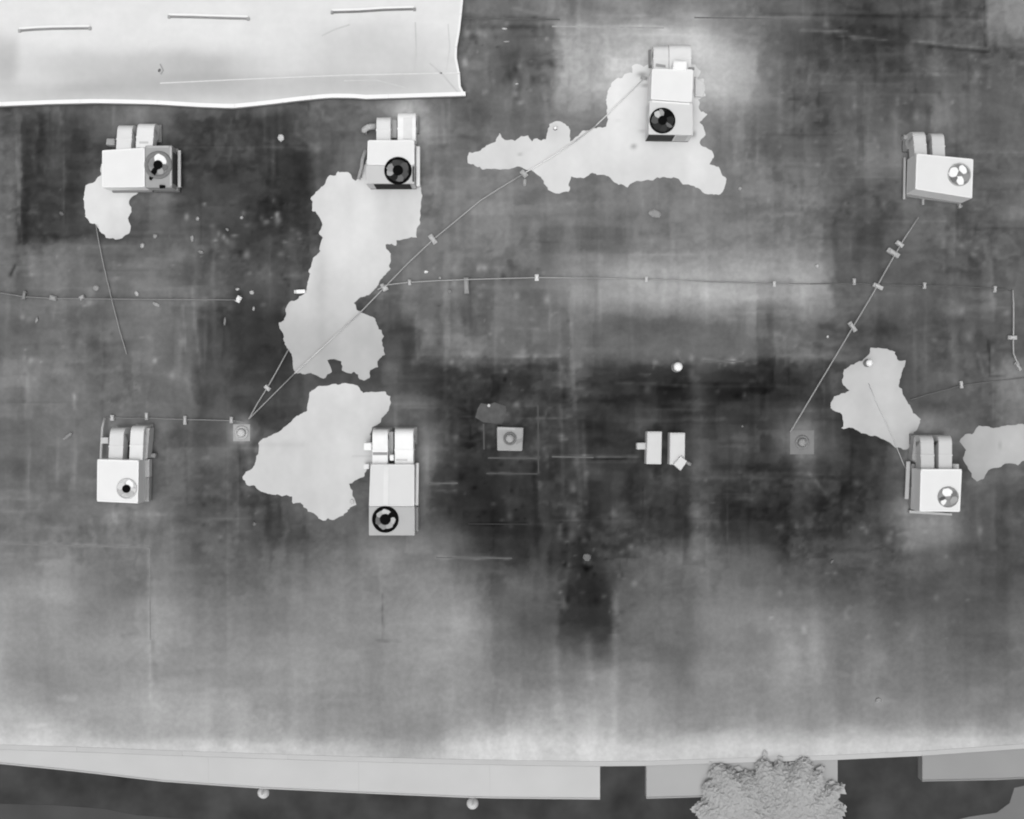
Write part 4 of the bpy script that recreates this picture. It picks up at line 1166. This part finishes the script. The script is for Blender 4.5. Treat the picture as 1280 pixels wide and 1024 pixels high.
brick = thing('block', P(376, 364.5), 'white oblong block touching the left side of the tall soaked patch', 'block')
build('block_body', *quad_box([(370, 362.3), (381, 361.8), (381.2, 366.2), (370.2, 367)], ROOF + .003, ROOF + .11), gray(253, .02, 6), brick, bevel=.015)
build('block_end', *quad_box([(367.5, 362.8), (369.6, 362.6), (369.8, 366.6), (367.6, 366.6)], ROOF + .003, ROOF + .09), gray(226, .04, 6), brick)
for args in [
    (351, 172, 9, 11, 30, 205, 'pale leaf-like scrap between the two upper left units'),
    (532.5, 340, 6, 4.5, 0, 246, 'bright white scrap just above the level pipe near its left end'),
    (550, 347.5, 4, 4, 0, 180, 'tiny grey scrap touching the level pipe'),
    (562, 364, 6, 5, 20, 136, 'dull grey scrap below the level pipe left of the upright block'),
    (120, 360.5, 9, 9, 40, 158, 'grey scrap above the thin left pipe where the slanting pipe crosses'),
    (171, 367, 6, 8, -20, 190, 'light scrap just above the thin left pipe'),
    (196, 381, 12, 5, 30, 164, 'oblong grey scrap just below the thin left pipe'),
    (297, 361.5, 6, 4, 0, 200, 'light scrap above the white block that ends the left pipe'),
    (315, 366, 7, 6, 0, 188, 'light scrap right of the end of the left pipe'),
    (317, 386, 4, 6, 0, 176, 'small scrap below right of the end of the left pipe'),
    (46, 400, 4, 8, 20, 160, 'narrow scrap below the thin left pipe'),
    (178, 307, 6, 7, 10, 184, 'light scrap just below the right foot of the small soaked patch'),
    (194, 295, 7, 6, -30, 150, 'dull scrap up and right of the small soaked patch foot'),
    (247, 273.5, 5, 7, 0, 166, 'grey scrap right of the small soaked patch, upper one of its pair'),
    (240, 298, 5, 9, 0, 160, 'grey scrap right of the small soaked patch, lower one of its pair'),
    (251, 315, 8, 5, 20, 140, 'dull flat scrap below the dark rectangle on the left'),
    (302, 272, 6, 4, -25, 170, 'light scrap in the dark area left of the tall soaked patch'),
    (284, 287, 6, 4, 30, 150, 'dim scrap in the dark area left of the tall soaked patch'),
    (281, 402, 4, 14, 4, 136, 'upright grey sliver in the dark strip left of the tall soaked patch'),
    (1022, 332.5, 5, 6, 30, 196, 'light scrap on the hazy pale area near its right end'),
    (1034.5, 421, 4, 4, 0, 206, 'tiny white scrap beside the straight diagonal pipe'),
    (1199, 257, 5, 7, -20, 172, 'light scrap below the turned rooftop unit'),
    (1202, 258, 3, 4, 0, 150, 'tiny grey scrap below the turned rooftop unit'),
    (77, 267, 5, 7, -60, 110, 'dim scrap left of the small soaked patch'),
    (611, 507, 5, 5, 0, 214, 'white scrap on the torn membrane patch'),
    (631, 36, 8, 3, 5, 206, 'white sliver right of the raised roof corner, upper one'),
    (633, 52, 10, 3, 0, 160, 'grey sliver right of the raised roof corner, lower one'),
    (646, 105, 5, 3, 0, 206, 'white fleck left of the hazy pale area at the top'),
    (819, 267, 20, 10, 15, 152, 'broad pale smear-like scrap below the long soaked patch'),
    (925, 236, 5, 5, 0, 178, 'pale fleck right of the end of the long soaked patch'),
    (734, 697, 12, 12, 20, 118, 'round grey scrap in the dark lower middle'),
    (656, 228, 6, 12, 0, 168, 'pale chip hanging below the curved pipe support'),
    (85, 545, 16, 6, -35, 146, 'pale slanted scrap left of the unit by the left edge'),
    (440, 627, 7, 7, 0, 200, 'pale round scrap at the lower right edge of the broad soaked patch'),
    (1040, 702, 7, 4, -40, 120, 'dim scrap low on the right of the roof'),
    (928, 533, 4, 4, 0, 128, 'tiny fleck right of the duct stubs'),
    (318, 655, 5, 5, 0, 124, 'tiny fleck below the broad soaked patch'),
    (1098, 876, 10, 8, -20, 156, 'pale blotchy scrap low on the right near the roof edge'),
    (845, 457, 4, 4, 0, 150, 'x'),
]:
    if args[-1] != 'x':
        scrap(*args)

# sleepers lying on the raised roof
for pts, tn, lab in [
    ([(24, 38.5), (44, 37), (66, 36), (112, 35.5)], 150, 'dark thin sleeper on the raised roof, leftmost of three'),
    ([(211, 21), (240, 21.5), (270, 22.5), (310, 23.5)], 150, 'dark thin sleeper on the raised roof, middle of three'),
    ([(415, 15.5), (450, 14.5), (480, 12.5), (518, 11.5)], 132, 'dark thin sleeper on the raised roof, rightmost of three'),
]:
    t = thing('sleeper', P(pts[1][0], pts[1][1], RZ), lab, 'sleeper', 'sleepers on the raised roof')
    build('bar', *strip(pts, 2.1, RZ + .003, .03), gray(tn, .12, 6), t)
    build('backing_strip', *strip([(u, v - 3.0) for u, v in pts], 2.6, RZ + .002, .03), gray(250, .02, 4), t)
    for e in (pts[0], pts[-1]):
        build('end_cap', *quad_box(rect(e[0] - 1.6, e[1] - 1.9, e[0] + 1.6, e[1] + 1.9), RZ + .004, RZ + .045), gray(tn + 22, .1, 6), t)
t = scrap(202, 91, 3, 5, 30, 110, 'small dark scrap on the raised roof')
for v in t.data.vertices:
    v.co.z += 0.22

# ------------------------------------------------------------------ lamps on the canopy front
for (u, v, lab) in [(328, 993, 'white dome lamp on the canopy front, left one of two'), (590.5, 1006.5, 'white dome lamp on the canopy front, right one of two')]:
    vo = cv(OUTER, u)
    t = thing('gooseneck_lamp', P(u, vo, ZC), lab, 'lamp', 'gooseneck lamps on the canopy')
    zl = ZC - .12
    pa = P(u, vo, ZC)
    c = P(u, v, zl)
    arm = [Vector((pa.x, pa.y + .02, ZC - .2)), Vector((pa.x, pa.y - .05, ZC - .12)), Vector(((pa.x + c.x) / 2, (pa.y + c.y) / 2, ZC - .02)), Vector((c.x, c.y + .03, ZC - .03)), Vector((c.x, c.y, zl - .02))]
    build('arm', *tube(arm, .022, 8), gray(186, .05, 6), t, smooth=True)
    build('lamp_shade', *lathe(c, [(.17, -.16), (.165, -.12), (.13, -.05), (.07, 0.0), (.03, .02)], 22), gray(214, .06, 6), t, smooth=True)
    build('wall_plate', *lathe(Vector((pa.x, pa.y + .0, ZC - .24)), [(.06, 0), (.06, .05)], 14), gray(170, .05, 6), t)

# ------------------------------------------------------------------ the tree beside the front gap
def tree(u, v, rx, ry, ztop, label):
    base = P(u, v, ROOF)
    bx, by = base.x, base.y
    t = thing('tree', (bx, by, 0), label, 'tree')
    Rx, Ry, Rz = rx * S, ry * S, .36
    cz = ztop - Rz
    trunk = [Vector((bx, by, 0.0)), Vector((bx + .05, by + .03, 1.0)), Vector((bx - .02, by + .06, 2.1)), Vector((bx + .04, by, cz))]
    vs, fs = [], []
    segs = 10
    rad = [.2, .15, .12, .06]
    for p, r_ in zip(trunk, rad):
        for k in range(segs):
            a = 2 * math.pi * k / segs
            vs.append((p.x + r_ * math.cos(a), p.y + r_ * math.sin(a), p.z))
    for i in range(3):
        for k in range(segs):
            k2 = (k + 1) % segs
            fs.append((i * segs + k, i * segs + k2, (i + 1) * segs + k2, (i + 1) * segs + k))
    tr = build('trunk', vs, fs, gray(112, .2, 8), t, smooth=True)
    rr = random.Random(4)
    clumps = []
    for k in range(95):
        a = rr.uniform(0, 2 * math.pi)
        el = rr.uniform(-.35, 1.0)
        q = math.sqrt(max(0, 1 - el * el)) * rr.uniform(.55, 1.02)
        clumps.append(Vector((bx + Rx * q * math.cos(a), by + Ry * q * math.sin(a), cz + Rz * (el - .45) * rr.uniform(.75, 1))))
    for k in range(12):
        p = clumps[k * 7]
        m = (trunk[2] + p) / 2 + Vector((0, 0, -.2))
        build('limb', *tube([trunk[2] + Vector((0, 0, rr.uniform(-.3, .6))), m, p], .035, 6), gray(112, .2, 8), tr)
    # canopy slab that the crown must stay clear of
    ylim = [(P(uu, cv(OUTER, uu), ZC).x, P(uu, cv(OUTER, uu), ZC).y) for uu in np.linspace(-300, 1290, 60)]
    xs = [p[0] for p in ylim]
    ys = [p[1] for p in ylim]
    xa, xb = P(808, 990, ZC).x, P(1047, 990, ZC).x
    LV, LF = [], []

    def leaf(p, s, up):
        if p.z < ZC + .05 and xa - .1 < p.x < xb + .1 and p.y > np.interp(p.x, xs, ys) - .08:
            return
        if p.y > P(960, 953, ROOF).y - .02 and p.z < ROOF + .05:
            return
        n = Vector((rr.gauss(0, up), rr.gauss(0, up), 1)).normalized()
        a = n.orthogonal().normalized()
        b = n.cross(a)
        th = rr.uniform(0, 6.28)
        e1 = (a * math.cos(th) + b * math.sin(th)) * s
        e2 = (b * math.cos(th) - a * math.sin(th)) * s * .6
        o = len(LV)
        LV.extend([p - e1, p + e2 - e1 * .1, p + e1 + n * -.02, p - e2 - e1 * .1])
        LF.append((o, o + 1, o + 2, o + 3))

    # outer foliage follows a lumpy dome, thicker towards the middle
    for j in range(40000):
        a = rr.uniform(0, 2 * math.pi)
        q = math.sqrt(rr.random()) if rr.random() > .05 else rr.uniform(.95, 1.16)
        lump = (1 + .07 * math.sin(5 * a + 1) + .06 * math.sin(11 * a + 2) + .05 * math.sin(23 * a)) / (math.cos(a) ** 6 + math.sin(a) ** 6) ** (1 / 6)
        if q > .8 and rr.random() < (q - .8) * 3.2:
            continue
        hz = cz + Rz * math.sqrt(max(0, 1 - q * q)) + .03 * math.sin(7 * q * math.cos(a) + 2) * math.sin(8 * q * math.sin(a)) - rr.random() ** 2 * .16
        leaf(Vector((bx + Rx * q * lump * math.cos(a), by + Ry * q * lump * math.sin(a), hz)), rr.uniform(.07, .15), .14)
    for c in clumps:
        cr = rr.uniform(.15, .34)
        for j in range(40):
            d = Vector((rr.gauss(0, 1), rr.gauss(0, 1), rr.gauss(0, .6)))
            leaf(c + d.normalized() * cr * rr.random() ** .45, rr.uniform(.05, .10), .5)
    me = bpy.data.meshes.new('crown')
    org = Vector((bx, by, 0))
    me.from_pydata([tuple(p - org) for p in LV], [], LF)
    me.materials.append(gray(180, .06, 1.2))
    o = bpy.data.objects.new('crown', me)
    COL.objects.link(o)
    o.parent = t
    return t


tree(964, 1045, 82, 86, ROOF + .42, 'pale leafy tree crown reaching over the canopy between the two front gaps')
